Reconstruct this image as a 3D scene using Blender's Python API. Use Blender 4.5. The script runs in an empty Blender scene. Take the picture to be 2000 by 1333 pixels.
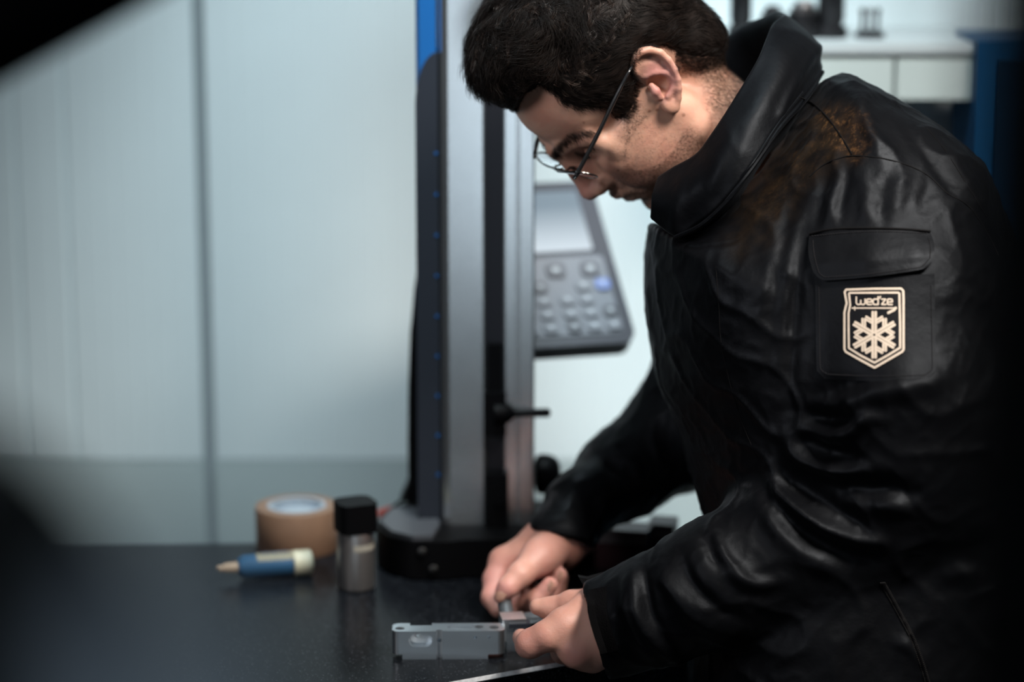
import bpy, bmesh, math, random
import numpy as np
from mathutils import Vector, Matrix
from mathutils.bvhtree import BVHTree

SC = bpy.context.scene
COL = SC.collection
random.seed(4)
RNG = np.random.default_rng(11)

# ---------------------------------------------------------------- camera
FOC = 85.0 / 36.0 * 2000.0
PITCH = math.radians(12.0)
CAM = np.array([0.0, 0.0, 1.645])
CR = np.array([1.0, 0.0, 0.0])
CU = np.array([0.0, math.sin(PITCH), math.cos(PITCH)])
CF = np.array([0.0, math.cos(PITCH), -math.sin(PITCH)])
cam_data = bpy.data.cameras.new('camera')
cam = bpy.data.objects.new('camera', cam_data)
COL.objects.link(cam)
cam.location = CAM
cam.rotation_euler = (math.radians(90) - PITCH, 0, 0)
cam_data.lens = 85.0
cam_data.sensor_width = 36.0
cam_data.clip_start = 0.05
cam_data.dof.use_dof = True
cam_data.dof.focus_distance = 2.06
cam_data.dof.aperture_fstop = 2.0
SC.camera = cam

# ---------------------------------------------------------------- world, lamps, exposure
world = bpy.data.worlds.new('world')
SC.world = world
world.use_nodes = True
world.node_tree.nodes['Background'].inputs[0].default_value = (0.55, 0.66, 0.74, 1)
world.node_tree.nodes['Background'].inputs[1].default_value = 0.02
SC.view_settings.view_transform = 'Standard'
SC.view_settings.look = 'None'
SC.view_settings.exposure = 0.0
SC.view_settings.gamma = 1.0
SC.view_settings.use_curve_mapping = False
SC.cycles.use_denoising = True
SC.cycles.max_bounces = 8


def area_light(name, loc, target, sx, sy, power, color, spread=180):
    d = bpy.data.lights.new(name, 'AREA')
    d.shape = 'RECTANGLE'
    d.size, d.size_y = sx, sy
    d.energy = power
    d.color = color
    d.spread = math.radians(spread)
    o = bpy.data.objects.new(name, d)
    COL.objects.link(o)
    o.location = loc
    v = Vector(target) - Vector(loc)
    o.rotation_euler = v.to_track_quat('-Z', 'Y').to_euler()
    return o


# ceiling panel above the bench (key), a row of panels washing the back wall
area_light('lamp_key', (0.80, 1.25, 2.56), (0.38, 2.05, 1.30), 0.45, 0.45, 5.8, (1.0, 0.92, 0.84), 50)
area_light('lamp_wall', (0.02, 1.95, 2.66), (0.03, 2.8, 1.00), 0.4, 0.25, 7.2, (0.80, 0.95, 1.0), 50)
area_light('fill_left', (-1.30, 0.75, 2.05), (0.05, 2.1, 1.38), 0.6, 0.6, 1.3, (0.97, 0.96, 1.0), 50)  # added fill to lift the face from the left, no fixture known there
area_light('lamp_window', (-0.10, -1.5, 1.07), (-0.1, 2.3, 1.07), 1.7, 1.0, 10.0, (0.74, 0.89, 1.0), 170)



# ---------------------------------------------------------------- picture <-> room helpers (only used to measure positions)
def P(px, py, d):
    return CAM + CR * ((px - 1000.0) / FOC * d) - CU * ((py - 666.5) / FOC * d) + CF * d


def on_plane(px, py, z):
    v = CR * ((px - 1000.0) / FOC) - CU * ((py - 666.5) / FOC) + CF
    return CAM + v * ((z - CAM[2]) / v[2])


def project(X):
    r = np.asarray(X) - CAM
    d = r @ CF
    return np.stack([1000.0 + FOC * (r @ CR) / d, 666.5 - FOC * (r @ CU) / d, d], -1)


# ---------------------------------------------------------------- tags
def tag(o, label=None, cat=None, group=None, kind=None):
    if label: o['label'] = label
    if cat: o['category'] = cat
    if group: o['group'] = group
    if kind: o['kind'] = kind
    return o


def empty(name, loc=(0, 0, 0), rz=0.0):
    o = bpy.data.objects.new(name, None)
    COL.objects.link(o)
    o.empty_display_size = 0.05
    o.location = loc
    o.rotation_euler = (0, 0, rz)
    return o


# ---------------------------------------------------------------- materials
def new_mat(name):
    m = bpy.data.materials.new(name)
    m.use_nodes = True
    nt = m.node_tree
    return m, nt, nt.nodes['Principled BSDF']


def mat(name, color, rough=0.5, metal=0.0, spec=0.5, noise=0.0, nscale=60.0, bump=0.0, bscale=200.0, rvar=0.0, stretch=None):
    m, nt, b = new_mat(name)
    N, L = nt.nodes, nt.links
    b.inputs['Base Color'].default_value = (*color, 1)
    b.inputs['Roughness'].default_value = rough
    b.inputs['Metallic'].default_value = metal
    b.inputs['Specular IOR Level'].default_value = spec
    tc = N.new('ShaderNodeTexCoord')
    mp = N.new('ShaderNodeMapping')
    if stretch: mp.inputs['Scale'].default_value = stretch
    L.new(tc.outputs['Object'], mp.inputs['Vector'])
    if noise or rvar:
        n = N.new('ShaderNodeTexNoise')
        n.inputs['Scale'].default_value = nscale
        n.inputs['Detail'].default_value = 5
        L.new(mp.outputs['Vector'], n.inputs['Vector'])
        if noise:
            r = N.new('ShaderNodeMapRange')
            r.inputs['From Min'].default_value = 0.3
            r.inputs['From Max'].default_value = 0.7
            r.inputs['To Min'].default_value = 1 - noise
            r.inputs['To Max'].default_value = 1 + noise
            L.new(n.outputs['Fac'], r.inputs['Value'])
            mx = N.new('ShaderNodeMix')
            mx.data_type = 'RGBA'
            mx.blend_type = 'MULTIPLY'
            mx.inputs['Factor'].default_value = 1.0
            mx.inputs['A'].default_value = (*color, 1)
            L.new(r.outputs['Result'], mx.inputs['B'])
            L.new(mx.outputs['Result'], b.inputs['Base Color'])
        if rvar:
            r2 = N.new('ShaderNodeMapRange')
            r2.inputs['From Min'].default_value = 0.3
            r2.inputs['From Max'].default_value = 0.7
            r2.inputs['To Min'].default_value = max(rough - rvar, 0.02)
            r2.inputs['To Max'].default_value = min(rough + rvar, 1)
            L.new(n.outputs['Fac'], r2.inputs['Value'])
            L.new(r2.outputs['Result'], b.inputs['Roughness'])
    if bump:
        n2 = N.new('ShaderNodeTexNoise')
        n2.inputs['Scale'].default_value = bscale
        n2.inputs['Detail'].default_value = 4
        L.new(mp.outputs['Vector'], n2.inputs['Vector'])
        bp = N.new('ShaderNodeBump')
        bp.inputs['Strength'].default_value = bump
        bp.inputs['Distance'].default_value = 0.001
        L.new(n2.outputs['Fac'], bp.inputs['Height'])
        L.new(bp.outputs['Normal'], b.inputs['Normal'])
    return m


def emit_mat(name, color, strength):
    m, nt, b = new_mat(name)
    b.inputs['Base Color'].default_value = (0.01, 0.01, 0.01, 1)
    b.inputs['Emission Color'].default_value = (*color, 1)
    b.inputs['Emission Strength'].default_value = strength
    b.inputs['Roughness'].default_value = 0.25
    return m


# ---------------------------------------------------------------- mesh helpers
def link_mesh(name, me, material=None, parent=None, smooth=True):
    o = bpy.data.objects.new(name, me)
    COL.objects.link(o)
    if material is not None:
        for mm in (material if isinstance(material, (list, tuple)) else [material]):
            me.materials.append(mm)
    if smooth and len(me.polygons):
        me.polygons.foreach_set('use_smooth', np.ones(len(me.polygons), bool))
    if parent is not None:
        o.parent = parent
        o.matrix_parent_inverse = world_of(parent).inverted()
    return o


def world_of(o):
    m = o.matrix_basis.copy()
    if o.parent is not None:
        m = world_of(o.parent) @ o.matrix_parent_inverse @ m
    return m


def mesh_np(name, V, Q, material=None, parent=None, smooth=True):
    me = bpy.data.meshes.new(name)
    V = np.asarray(V, np.float32)
    Q = np.asarray(Q, np.int32)
    n = Q.shape[1]
    me.vertices.add(len(V))
    me.vertices.foreach_set('co', V.ravel())
    me.loops.add(Q.size)
    me.loops.foreach_set('vertex_index', Q.ravel())
    me.polygons.add(len(Q))
    me.polygons.foreach_set('loop_start', np.arange(0, Q.size, n, dtype=np.int32))
    me.update(calc_edges=True)
    return link_mesh(name, me, material, parent, smooth)


def attr(o, name, vals):
    a = o.data.attributes.new(name, 'FLOAT', 'POINT')
    a.data.foreach_set('value', np.asarray(vals, np.float32))


def bm_obj(name, bm, material=None, parent=None, smooth=False, bevel=0.0, seg=2, autosmooth=True):
    if bevel > 0:
        es = [e for e in bm.edges if len(e.link_faces) == 2 and e.calc_face_angle(0) > 0.6]
        bmesh.ops.bevel(bm, geom=es, offset=bevel, segments=seg, affect='EDGES', profile=0.5, clamp_overlap=True)
    bmesh.ops.recalc_face_normals(bm, faces=bm.faces[:])
    me = bpy.data.meshes.new(name)
    bm.to_mesh(me)
    bm.free()
    o = link_mesh(name, me, material, parent, smooth)
    if smooth and autosmooth:
        sharp_edges(me)
    return o


def sharp_edges(me, ang=0.7):
    b = bmesh.new()
    b.from_mesh(me)
    for e in b.edges:
        if len(e.link_faces) == 2 and e.calc_face_angle(0) > ang:
            e.smooth = False
    b.to_mesh(me)
    b.free()


def box(bm, lo, hi, M=None):
    x0, y0, z0 = lo
    x1, y1, z1 = hi
    c = [(x0, y0, z0), (x1, y0, z0), (x1, y1, z0), (x0, y1, z0), (x0, y0, z1), (x1, y0, z1), (x1, y1, z1), (x0, y1, z1)]
    v = [bm.verts.new(M @ Vector(q) if M is not None else q) for q in c]
    for f in ((3, 2, 1, 0), (4, 5, 6, 7), (0, 1, 5, 4), (1, 2, 6, 5), (2, 3, 7, 6), (3, 0, 4, 7)):
        bm.faces.new([v[i] for i in f])
    return v


def prism(bm, poly, h0, h1, M=None):
    """polygon in local XY extruded along local Z"""
    f = (lambda q: M @ Vector(q)) if M is not None else (lambda q: Vector(q))
    a = [bm.verts.new(f((x, y, h0))) for x, y in poly]
    b = [bm.verts.new(f((x, y, h1))) for x, y in poly]
    n = len(poly)
    bm.faces.new(a[::-1])
    bm.faces.new(b)
    for i in range(n):
        bm.faces.new((a[i], a[(i + 1) % n], b[(i + 1) % n], b[i]))


def lathe(bm, prof, seg=32, M=None, closed_top=True, closed_bot=True):
    rings = []
    for r, z in prof:
        rings.append([bm.verts.new((M @ Vector((r * math.cos(t), r * math.sin(t), z))) if M is not None else (r * math.cos(t), r * math.sin(t), z))
                      for t in [2 * math.pi * i / seg for i in range(seg)]])
    for a, b in zip(rings[:-1], rings[1:]):
        for i in range(seg):
            bm.faces.new((a[i], a[(i + 1) % seg], b[(i + 1) % seg], b[i]))
    if closed_bot: bm.faces.new(rings[0][::-1])
    if closed_top: bm.faces.new(rings[-1])


def tube(bm, pts, r, seg=8, caps=True):
    pts = [Vector(p) for p in pts]
    rr = r if isinstance(r, (list, tuple)) else [r] * len(pts)
    up = Vector((0.13, 0.21, 0.97))
    rings = []
    for i, p in enumerate(pts):
        t = (pts[min(i + 1, len(pts) - 1)] - pts[max(i - 1, 0)]).normalized()
        a = t.cross(up)
        if a.length < 1e-4: a = t.cross(Vector((1, 0, 0)))
        a.normalize()
        b = t.cross(a)
        rings.append([bm.verts.new(p + (a * math.cos(k) + b * math.sin(k)) * rr[i]) for k in [2 * math.pi * j / seg for j in range(seg)]])
    for a, b in zip(rings[:-1], rings[1:]):
        for j in range(seg):
            bm.faces.new((a[j], a[(j + 1) % seg], b[(j + 1) % seg], b[j]))
    if caps:
        bm.faces.new(rings[0][::-1])
        bm.faces.new(rings[-1])


def rounded_rect(x0, y0, x1, y1, r, n=6):
    out = []
    for cx, cy, a0 in ((x1 - r, y1 - r, 0), (x0 + r, y1 - r, 90), (x0 + r, y0 + r, 180), (x1 - r, y0 + r, 270)):
        for i in range(n + 1):
            t = math.radians(a0 + 90.0 * i / n)
            out.append((cx + r * math.cos(t), cy + r * math.sin(t)))
    return out


def catmull(pts, n=8):
    pts = np.asarray(pts, float)
    Pp = np.vstack([2 * pts[0] - pts[1], pts, 2 * pts[-1] - pts[-2]])
    out = []
    for i in range(1, len(Pp) - 2):
        p0, p1, p2, p3 = Pp[i - 1:i + 3]
        for t in np.arange(n) / n:
            out.append(0.5 * ((2 * p1) + (-p0 + p2) * t + (2 * p0 - 5 * p1 + 4 * p2 - p3) * t * t + (-p0 + 3 * p1 - 3 * p2 + p3) * t ** 3))
    out.append(pts[-1])
    return np.array(out)


# ---------------------------------------------------------------- signed-distance sculpting
class Field:
    def __init__(s, lo, hi, h, big=0.08):
        s.lo = np.asarray(lo, float)
        s.h = h
        n = np.ceil((np.asarray(hi, float) - s.lo) / h).astype(int) + 1
        s.n = n
        s.ax = [(s.lo[i] + h * np.arange(n[i])).astype(np.float32) for i in range(3)]
        s.F = np.full(n, big, np.float32)

    def _sl(s, lo, hi):
        a = np.maximum(np.floor((np.asarray(lo) - s.lo) / s.h).astype(int), 0)
        b = np.minimum(np.ceil((np.asarray(hi) - s.lo) / s.h).astype(int) + 1, s.n)
        if np.any(b <= a): return None
        return tuple(slice(i, j) for i, j in zip(a, b))

    def grid(s, sl):
        return (s.ax[0][sl[0]][:, None, None], s.ax[1][sl[1]][None, :, None], s.ax[2][sl[2]][None, None, :])

    def add(s, fn, lo, hi, k=0.0, pad=None):
        pad = (k + 3 * s.h) if pad is None else pad
        sl = s._sl(np.asarray(lo) - pad, np.asarray(hi) + pad)
        if sl is None: return
        d = fn(*s.grid(sl)).astype(np.float32)
        a = s.F[sl]
        if k > 0:
            hh = np.maximum(k - np.abs(a - d), 0) / k
            s.F[sl] = np.minimum(a, d) - hh * hh * k * 0.25
        else:
            s.F[sl] = np.minimum(a, d)

    def cut(s, fn, lo, hi, k=0.0):
        pad = k + 3 * s.h
        sl = s._sl(np.asarray(lo) - pad, np.asarray(hi) + pad)
        if sl is None: return
        d = -fn(*s.grid(sl)).astype(np.float32)
        a = s.F[sl]
        if k > 0:
            hh = np.maximum(k - np.abs(a - d), 0) / k
            s.F[sl] = np.maximum(a, d) + hh * hh * k * 0.25
        else:
            s.F[sl] = np.maximum(a, d)

    # primitives ---------------------------------------------------------
    def ell(s, c, r, k=0.0, op='add', rot=None):
        c = np.asarray(c, float)
        r = np.asarray(r, float) * np.ones(3)
        R_ = np.eye(3) if rot is None else np.asarray(rot)
        ext = np.sqrt(((R_ * r[None, :]) ** 2).sum(1))

        def fn(X, Y, Z):
            x, y, z = X - c[0], Y - c[1], Z - c[2]
            if rot is None:
                u, v, w = x, y, z
            else:
                u = x * R_[0, 0] + y * R_[1, 0] + z * R_[2, 0]
                v = x * R_[0, 1] + y * R_[1, 1] + z * R_[2, 1]
                w = x * R_[0, 2] + y * R_[1, 2] + z * R_[2, 2]
            k0 = np.sqrt((u / r[0]) ** 2 + (v / r[1]) ** 2 + (w / r[2]) ** 2)
            k1 = np.sqrt((u / r[0] ** 2) ** 2 + (v / r[1] ** 2) ** 2 + (w / r[2] ** 2) ** 2) + 1e-9
            return k0 * (k0 - 1) / k1
        getattr(s, op)(fn, c - ext, c + ext, k)

    def cone(s, a, b, ra, rb, k=0.0, op='add', flat=None, plane=None):
        """capsule of changing radius; flat=(axis, factor) squashes it; plane=(point, normal) cuts it"""
        a = np.asarray(a, float)
        b = np.asarray(b, float)
        ba = b - a
        L2 = max(float(ba @ ba), 1e-12)
        rm = max(ra, rb)

        def fn(X, Y, Z):
            x, y, z = X - a[0], Y - a[1], Z - a[2]
            t = np.clip((x * ba[0] + y * ba[1] + z * ba[2]) / L2, 0, 1)
            x = x - t * ba[0]
            y = y - t * ba[1]
            z = z - t * ba[2]
            if flat is not None:
                n, fct = flat
                q = (x * n[0] + y * n[1] + z * n[2]) * (1.0 / fct - 1)
                x = x + q * n[0]
                y = y + q * n[1]
                z = z + q * n[2]
            d = np.sqrt(x * x + y * y + z * z) - (ra + (rb - ra) * t)
            if plane is not None:
                p0, n0 = plane
                d = np.maximum(d, (X - p0[0]) * n0[0] + (Y - p0[1]) * n0[1] + (Z - p0[2]) * n0[2])
            return d
        getattr(s, op)(fn, np.minimum(a, b) - rm, np.maximum(a, b) + rm, k)

    def chain(s, pts, rad, k=0.0, op='add', kin=None, **kw):
        if not hasattr(rad, '__len__'): rad = [rad] * len(pts)
        for i in range(len(pts) - 1):
            s.cone(pts[i], pts[i + 1], rad[i], rad[i + 1], k if (i == 0 or kin is None) else kin, op, **kw)

    def mesh(s, smooth=1):
        F = s.F
        n = s.n
        sg = F < 0
        cnt = np.zeros(n - 1, np.uint8)
        for i in (0, 1):
            for j in (0, 1):
                for k in (0, 1):
                    cnt += sg[i:n[0] - 1 + i, j:n[1] - 1 + j, k:n[2] - 1 + k]
        act = (cnt > 0) & (cnt < 8)
        ijk = np.argwhere(act)
        idx = np.full(n - 1, -1, np.int32)
        idx[act] = np.arange(len(ijk))
        acc = np.zeros((len(ijk), 3), np.float32)
        c = np.zeros(len(ijk), np.float32)
        cor = [(i, j, k) for i in (0, 1) for j in (0, 1) for k in (0, 1)]
        vals = {q: F[ijk[:, 0] + q[0], ijk[:, 1] + q[1], ijk[:, 2] + q[2]] for q in cor}
        for q in cor:
            for ax in range(3):
                if q[ax] == 0:
                    w = list(q)
                    w[ax] = 1
                    fa, fb = vals[q], vals[tuple(w)]
                    m = (fa < 0) != (fb < 0)
                    t = fa[m] / (fa[m] - fb[m])
                    pos = np.tile(np.array(q, np.float32), (m.sum(), 1))
                    pos[:, ax] = t
                    acc[m] += pos
                    c[m] += 1
        V = (ijk + acc / c[:, None]) * s.h + s.lo
        Q = []
        for ax in range(3):
            a1, a2 = (ax + 1) % 3, (ax + 2) % 3
            s0 = [slice(None)] * 3
            s1 = [slice(None)] * 3
            s0[ax] = slice(0, -1)
            s1[ax] = slice(1, None)
            A, B = sg[tuple(s0)], sg[tuple(s1)]
            e = np.argwhere(A != B)
            ok = (e[:, a1] > 0) & (e[:, a2] > 0) & (e[:, a1] < n[a1] - 1) & (e[:, a2] < n[a2] - 1)
            e = e[ok]
            fl = A[e[:, 0], e[:, 1], e[:, 2]]
            ids = []
            for d1, d2 in ((-1, -1), (0, -1), (0, 0), (-1, 0)):
                g = e.copy()
                g[:, a1] += d1
                g[:, a2] += d2
                ids.append(idx[g[:, 0], g[:, 1], g[:, 2]])
            q = np.stack(ids, 1)
            q[~fl] = q[~fl][:, ::-1]
            Q.append(q)
        Q = np.concatenate(Q)
        for _ in range(smooth):
            V = lap(V, Q, 0.5)
        return V, Q


def lap(V, Q, lam):
    n = len(V)
    S = np.zeros((n, 3))
    C = np.zeros(n)
    for i in range(4):
        a, b = Q[:, i], Q[:, (i + 1) % 4]
        for ax in range(3):
            S[:, ax] += np.bincount(a, V[b, ax], n) + np.bincount(b, V[a, ax], n)
        C += np.bincount(a, minlength=n) + np.bincount(b, minlength=n)
    return V + lam * (S / np.maximum(C, 1)[:, None] - V)


def vnormals(V, Q):
    fn = np.cross(V[Q[:, 2]] - V[Q[:, 0]], V[Q[:, 3]] - V[Q[:, 1]])
    N = np.zeros_like(V)
    for i in range(4):
        for ax in range(3):
            N[:, ax] += np.bincount(Q[:, i], fn[:, ax], len(V))
    return N / (np.linalg.norm(N, axis=1, keepdims=True) + 1e-12)


def poly_sd(px, py, poly):
    """signed distance to a polygon, negative inside"""
    poly = np.asarray(poly, np.float32)
    shp = px.shape
    x = px.ravel().astype(np.float32)
    y = py.ravel().astype(np.float32)
    d = np.full(x.shape, 1e9, np.float32)
    ins = np.zeros(x.shape, bool)
    for a, b in zip(poly, np.roll(poly, -1, 0)):
        e = b - a
        t = np.clip(((x - a[0]) * e[0] + (y - a[1]) * e[1]) / (e @ e + 1e-9), 0, 1)
        d = np.minimum(d, (x - a[0] - t * e[0]) ** 2 + (y - a[1] - t * e[1]) ** 2)
        cr = ((a[1] > y) != (b[1] > y)) & (x < (b[0] - a[0]) * (y - a[1]) / (b[1] - a[1] + 1e-12) + a[0])
        ins ^= cr
    d = np.sqrt(d)
    return np.where(ins, -d, d).reshape(shp)


def line_d(px, py, pl):
    """distance to a polyline and parameter 0..1 along it"""
    pl = np.asarray(pl, np.float32)
    d = np.full(px.shape, 1e9, np.float32)
    tt = np.zeros(px.shape, np.float32)
    n = len(pl) - 1
    for i in range(n):
        a, b = pl[i], pl[i + 1]
        e = b - a
        t = np.clip(((px - a[0]) * e[0] + (py - a[1]) * e[1]) / (e @ e + 1e-9), 0, 1)
        q = np.sqrt((px - a[0] - t * e[0]) ** 2 + (py - a[1] - t * e[1]) ** 2)
        m = q < d
        d[m] = q[m]
        tt[m] = (i + t[m]) / n
    return d, tt


def sstep(a, b, x):
    t = np.clip((x - a) / (b - a), 0, 1)
    return t * t * (3 - 2 * t)


def wave_noise(V, freq, seed, octaves=3):
    """smooth pseudo-noise as a sum of rotated sines"""
    r = np.random.default_rng(seed)
    out = np.zeros(len(V))
    amp = 1.0
    for o in range(octaves):
        for _ in range(5):
            k = r.normal(size=3)
            k = k / np.linalg.norm(k) * freq * (2 ** o) * r.uniform(0.6, 1.4)
            out += amp * np.sin(V @ k + r.uniform(0, 6.28)) / 5
        amp *= 0.5
    return out
# ================================================================ ROOM
WALL_Y = 2.80
M_PANEL = mat('white_panel', (0.565, 0.635, 0.655), 0.42, noise=0.05, nscale=3.0)
M_JOINT = mat('joint_grey', (0.20, 0.235, 0.25), 0.6)
M_WALL_SHADE = mat('wall_shade_grey', (0.36, 0.42, 0.43), 0.45, noise=0.05, nscale=4)  # darker lower wall: shade put into the colour
M_FLOOR = mat('floor_grey', (0.11, 0.115, 0.12), 0.5, noise=0.15, nscale=6)
M_CEIL = mat('ceiling_grey', (0.20, 0.20, 0.20), 0.8)
M_DARKWALL = mat('dim_wall', (0.10, 0.105, 0.11), 0.7)
bm = bmesh.new()
box(bm, (-2.4, WALL_Y + 0.006, 0), (2.4, WALL_Y + 0.08, 2.7))
wall = tag(bm_obj('wall_back', bm, M_JOINT), kind='structure')


def panel_mesh(x0, x1, deep=()):
    """micro-ribbed sandwich panel: a long vertical profile"""
    prof = [(x0, WALL_Y + 0.012), (x0 + 0.002, WALL_Y)]
    x = x0 + 0.02
    while x < x1 - 0.02:
        w, dpt = (0.004, 0.0035) if any(abs(x - q) < 0.011 for q in deep) else (0.002, 0.0007)
        prof += [(x - w, WALL_Y), (x - w * 0.4, WALL_Y + dpt), (x + w * 0.4, WALL_Y + dpt), (x + w, WALL_Y)]
        x += 0.0195
    prof += [(x1 - 0.002, WALL_Y), (x1, WALL_Y + 0.012)]
    bm = bmesh.new()
    lo = [bm.verts.new((x, y, 0.905)) for x, y in prof]
    hi = [bm.verts.new((x, y, 2.69)) for x, y in prof]
    for i in range(len(prof) - 1):
        bm.faces.new((lo[i], lo[i + 1], hi[i + 1], hi[i]))
    return bm_obj('panel', bm, M_PANEL, wall)


JX = -0.362
panel_mesh(JX - 2.01, JX - 1.005)
panel_mesh(JX - 0.998, JX - 0.0055, (-0.585, -0.523))
panel_mesh(JX + 0.0055, JX + 0.998)
panel_mesh(JX + 1.005, JX + 2.01)
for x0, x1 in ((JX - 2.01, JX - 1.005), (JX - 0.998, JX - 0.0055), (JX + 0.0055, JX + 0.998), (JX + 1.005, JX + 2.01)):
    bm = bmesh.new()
    box(bm, (x0, WALL_Y - 0.002, 0.0), (x1, WALL_Y + 0.012, 0.903))  # slab in front of the lower wall, carrying the painted shade
    tag(bm_obj('wall_shade_%d' % (1 + [JX - 2.01, JX - 0.998, JX + 0.0055, JX + 1.005].index(x0)), bm, M_WALL_SHADE, None, bevel=0.002), kind='structure')
for nm, lo, hi, m_ in (('floor', (-2.4, -1.6, -0.1), (2.4, WALL_Y + 0.08, 0), M_FLOOR), ('ceiling', (-2.4, -1.6, 2.7), (2.4, WALL_Y + 0.08, 2.8), M_CEIL),
                       ('wall_left', (-2.5, -1.6, 0), (-2.4, WALL_Y + 0.08, 2.7), M_DARKWALL), ('wall_right', (2.4, -1.6, 0), (2.5, WALL_Y + 0.08, 2.7), M_DARKWALL),
                       ('wall_front', (-2.4, -1.7, 0), (2.4, -1.6, 2.7), M_DARKWALL)):
    bm = bmesh.new()
    box(bm, lo, hi)
    tag(bm_obj(nm, bm, m_), kind='structure')

# ---------------------------------------------------------------- granite bench
TZ = 0.92
granite, nt, b = new_mat('black_granite')
tc = nt.nodes.new('ShaderNodeTexCoord')
vo = nt.nodes.new('ShaderNodeTexVoronoi')
vo.inputs['Scale'].default_value = 900
no = nt.nodes.new('ShaderNodeTexNoise')
no.inputs['Scale'].default_value = 520
no.inputs['Detail'].default_value = 3
nt.links.new(tc.outputs['Object'], no.inputs['Vector'])
nt.links.new(tc.outputs['Object'], vo.inputs['Vector'])
rp = nt.nodes.new('ShaderNodeMapRange')
rp.inputs['From Min'].default_value = 0.56
rp.inputs['From Max'].default_value = 0.74
nt.links.new(no.outputs['Fac'], rp.inputs['Value'])
mx = nt.nodes.new('ShaderNodeMix')
mx.data_type = 'RGBA'
mx.inputs['A'].default_value = (0.003, 0.0036, 0.005, 1)
mx.inputs['B'].default_value = (0.036, 0.042, 0.050, 1)
nt.links.new(rp.outputs['Result'], mx.inputs['Factor'])
nt.links.new(mx.outputs['Result'], b.inputs['Base Color'])
b.inputs['Roughness'].default_value = 0.26
b.inputs['Specular IOR Level'].default_value = 0.07
bench = tag(empty('granite_bench', (-0.3, 2.1, 0)), 'black granite surface plate on a dark stand under the gauge', 'bench')
TOP = [(-1.05, 1.457), (0.163, 2.100), (0.163, 2.428), (-0.285, 2.402), (-1.05, 2.36)]
bm = bmesh.new()
prism(bm, TOP, TZ - 0.10, TZ)
M_GEDGE = mat('ground_edge', (0.36, 0.38, 0.40), 0.5, noise=0.2, nscale=300)
es = [e for e in bm.edges if all(abs(v.co.z - TZ) < 1e-6 for v in e.verts)]
r_ = bmesh.ops.bevel(bm, geom=es, offset=0.003, segments=1, affect='EDGES')
bmesh.ops.recalc_face_normals(bm, faces=bm.faces[:])
for f in bm.faces:
    if 0.2 < f.normal.z < 0.95: f.material_index = 1
me = bpy.data.meshes.new('granite_plate')
bm.to_mesh(me)
bm.free()
link_mesh('granite_plate', me, [granite, M_GEDGE], bench, False)
M_STAND = mat('stand_black', (0.015, 0.016, 0.018), 0.5)
bm = bmesh.new()
prism(bm, [(-0.98, 1.62), (-0.06, 2.06), (0.14, 2.18), (0.14, 2.38), (-0.98, 2.30)], TZ - 0.16, TZ - 0.10)
bm_obj('stand_frame', bm, M_STAND, bench)
for x, y in ((-0.93, 1.70), (0.09, 2.18), (0.09, 2.33), (-0.93, 2.26)):
    bm = bmesh.new()
    box(bm, (x - 0.03, y - 0.03, 0), (x + 0.03, y + 0.03, TZ - 0.16))
    bm_obj('leg', bm, M_STAND, bench, bevel=0.003)
# ================================================================ PERSON: head
HM = np.array([[-0.5421, 0.3292, -0.7732], [-0.1482, -0.9431, -0.2976], [-0.8271, -0.0468, 0.56]])
HO = np.array([0.1039, 2.1717, 1.4249])
HS = 0.919 / 1000.0


def head_to_world(V):
    return (np.asarray(V, float) * HS) @ HM.T + HO


def can(px, py, yc):
    """photo point -> head coordinates (mm) on the sagittal plane y=yc"""
    d = HM.T @ (CR * ((px - 1000) / FOC) - CU * ((py - 666.5) / FOC) + CF)
    o_ = HM.T @ (CAM - HO) / HS
    d = d / HS
    return o_ + d * ((yc - o_[1]) / d[1])


person = tag(empty('person', (0.33, 2.2, 0.0)),
             'man in black winter jacket and glasses leaning over the bench', 'person')

fd = Field((-122, -100, -175), (136, 100, 142), 1.35, big=30)
E_, C_ = fd.ell, fd.cone
E_((-8, 0, 45), (99, 74, 80))
E_((46, 0, 46), (49, 58, 54), 14)
E_((-54, 0, -20), (44, 58, 50), 22)
E_((44, 0, -30), (48, 54, 62), 16)
for s in (-1, 1):
    C_((97, 0, 25), (90, s * 22, 27), 6.5, 7.5, 8)
    C_((90, s * 22, 27), (72, s * 46, 22), 7.5, 7, 9)
    E_((66, s * 38, -18), (23, 20, 20), 14)
    C_((62, s * 52, -6), (8, s * 66, 0), 8, 6, 12)
    C_((8, s * 54, -60), (70, s * 16, -98), 14, 15, 14)
    C_((4, s * 62, -10), (8, s * 55, -60), 13, 14, 14)
    E_((40, s * 40, -60), (32, 18, 32), 16)
    E_((28, s * 50, -36), (34, 17, 36), 16)
    E_((60, s * 34, -44), (28, 18, 26), 14)
E_((40, 0, -78), (46, 46, 32), 14)
E_((77, 0, -97), (17, 20, 15), 12)
E_((73, 0, -62), (26, 31, 25), 12)
# nose
C_((95, 0, 16), (103, 0, -8), 9.0, 8.2, 10)
C_((103, 0, -8), (110, 0, -29), 8.2, 10.0, 5)
E_((111, 0, -31), (10, 10.5, 10), 4)
C_((88, 0, 12), (92, 0, -34), 13, 16, 8)
for s in (-1, 1):
    E_((101, s * 12.5, -33), (11.5, 7, 8), 5)
    E_((104, s * 7, -42), (5, 3.2, 3.5), 2.5, 'cut')
    # eye socket, eyeball under a lowered lid
    E_((96, s * 35, 6), (12, 16, 10), 6, 'cut')
    E_((73, s * 31, 4), (13.5, 14, 12), 4)
    C_((73, s * 45, 20), (66, s * 50, -8), 6.5, 7, 10)
    fd.chain([(87, s * 17, 13), (89, s * 28, 14), (83, s * 40, 12)], 0.7, 3.0, 'cut')
    # naso-labial fold
    fd.chain([(98, s * 20, -32), (92, s * 28, -46), (84, s * 33, -60)], 1.6, 7, 'cut')
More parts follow.
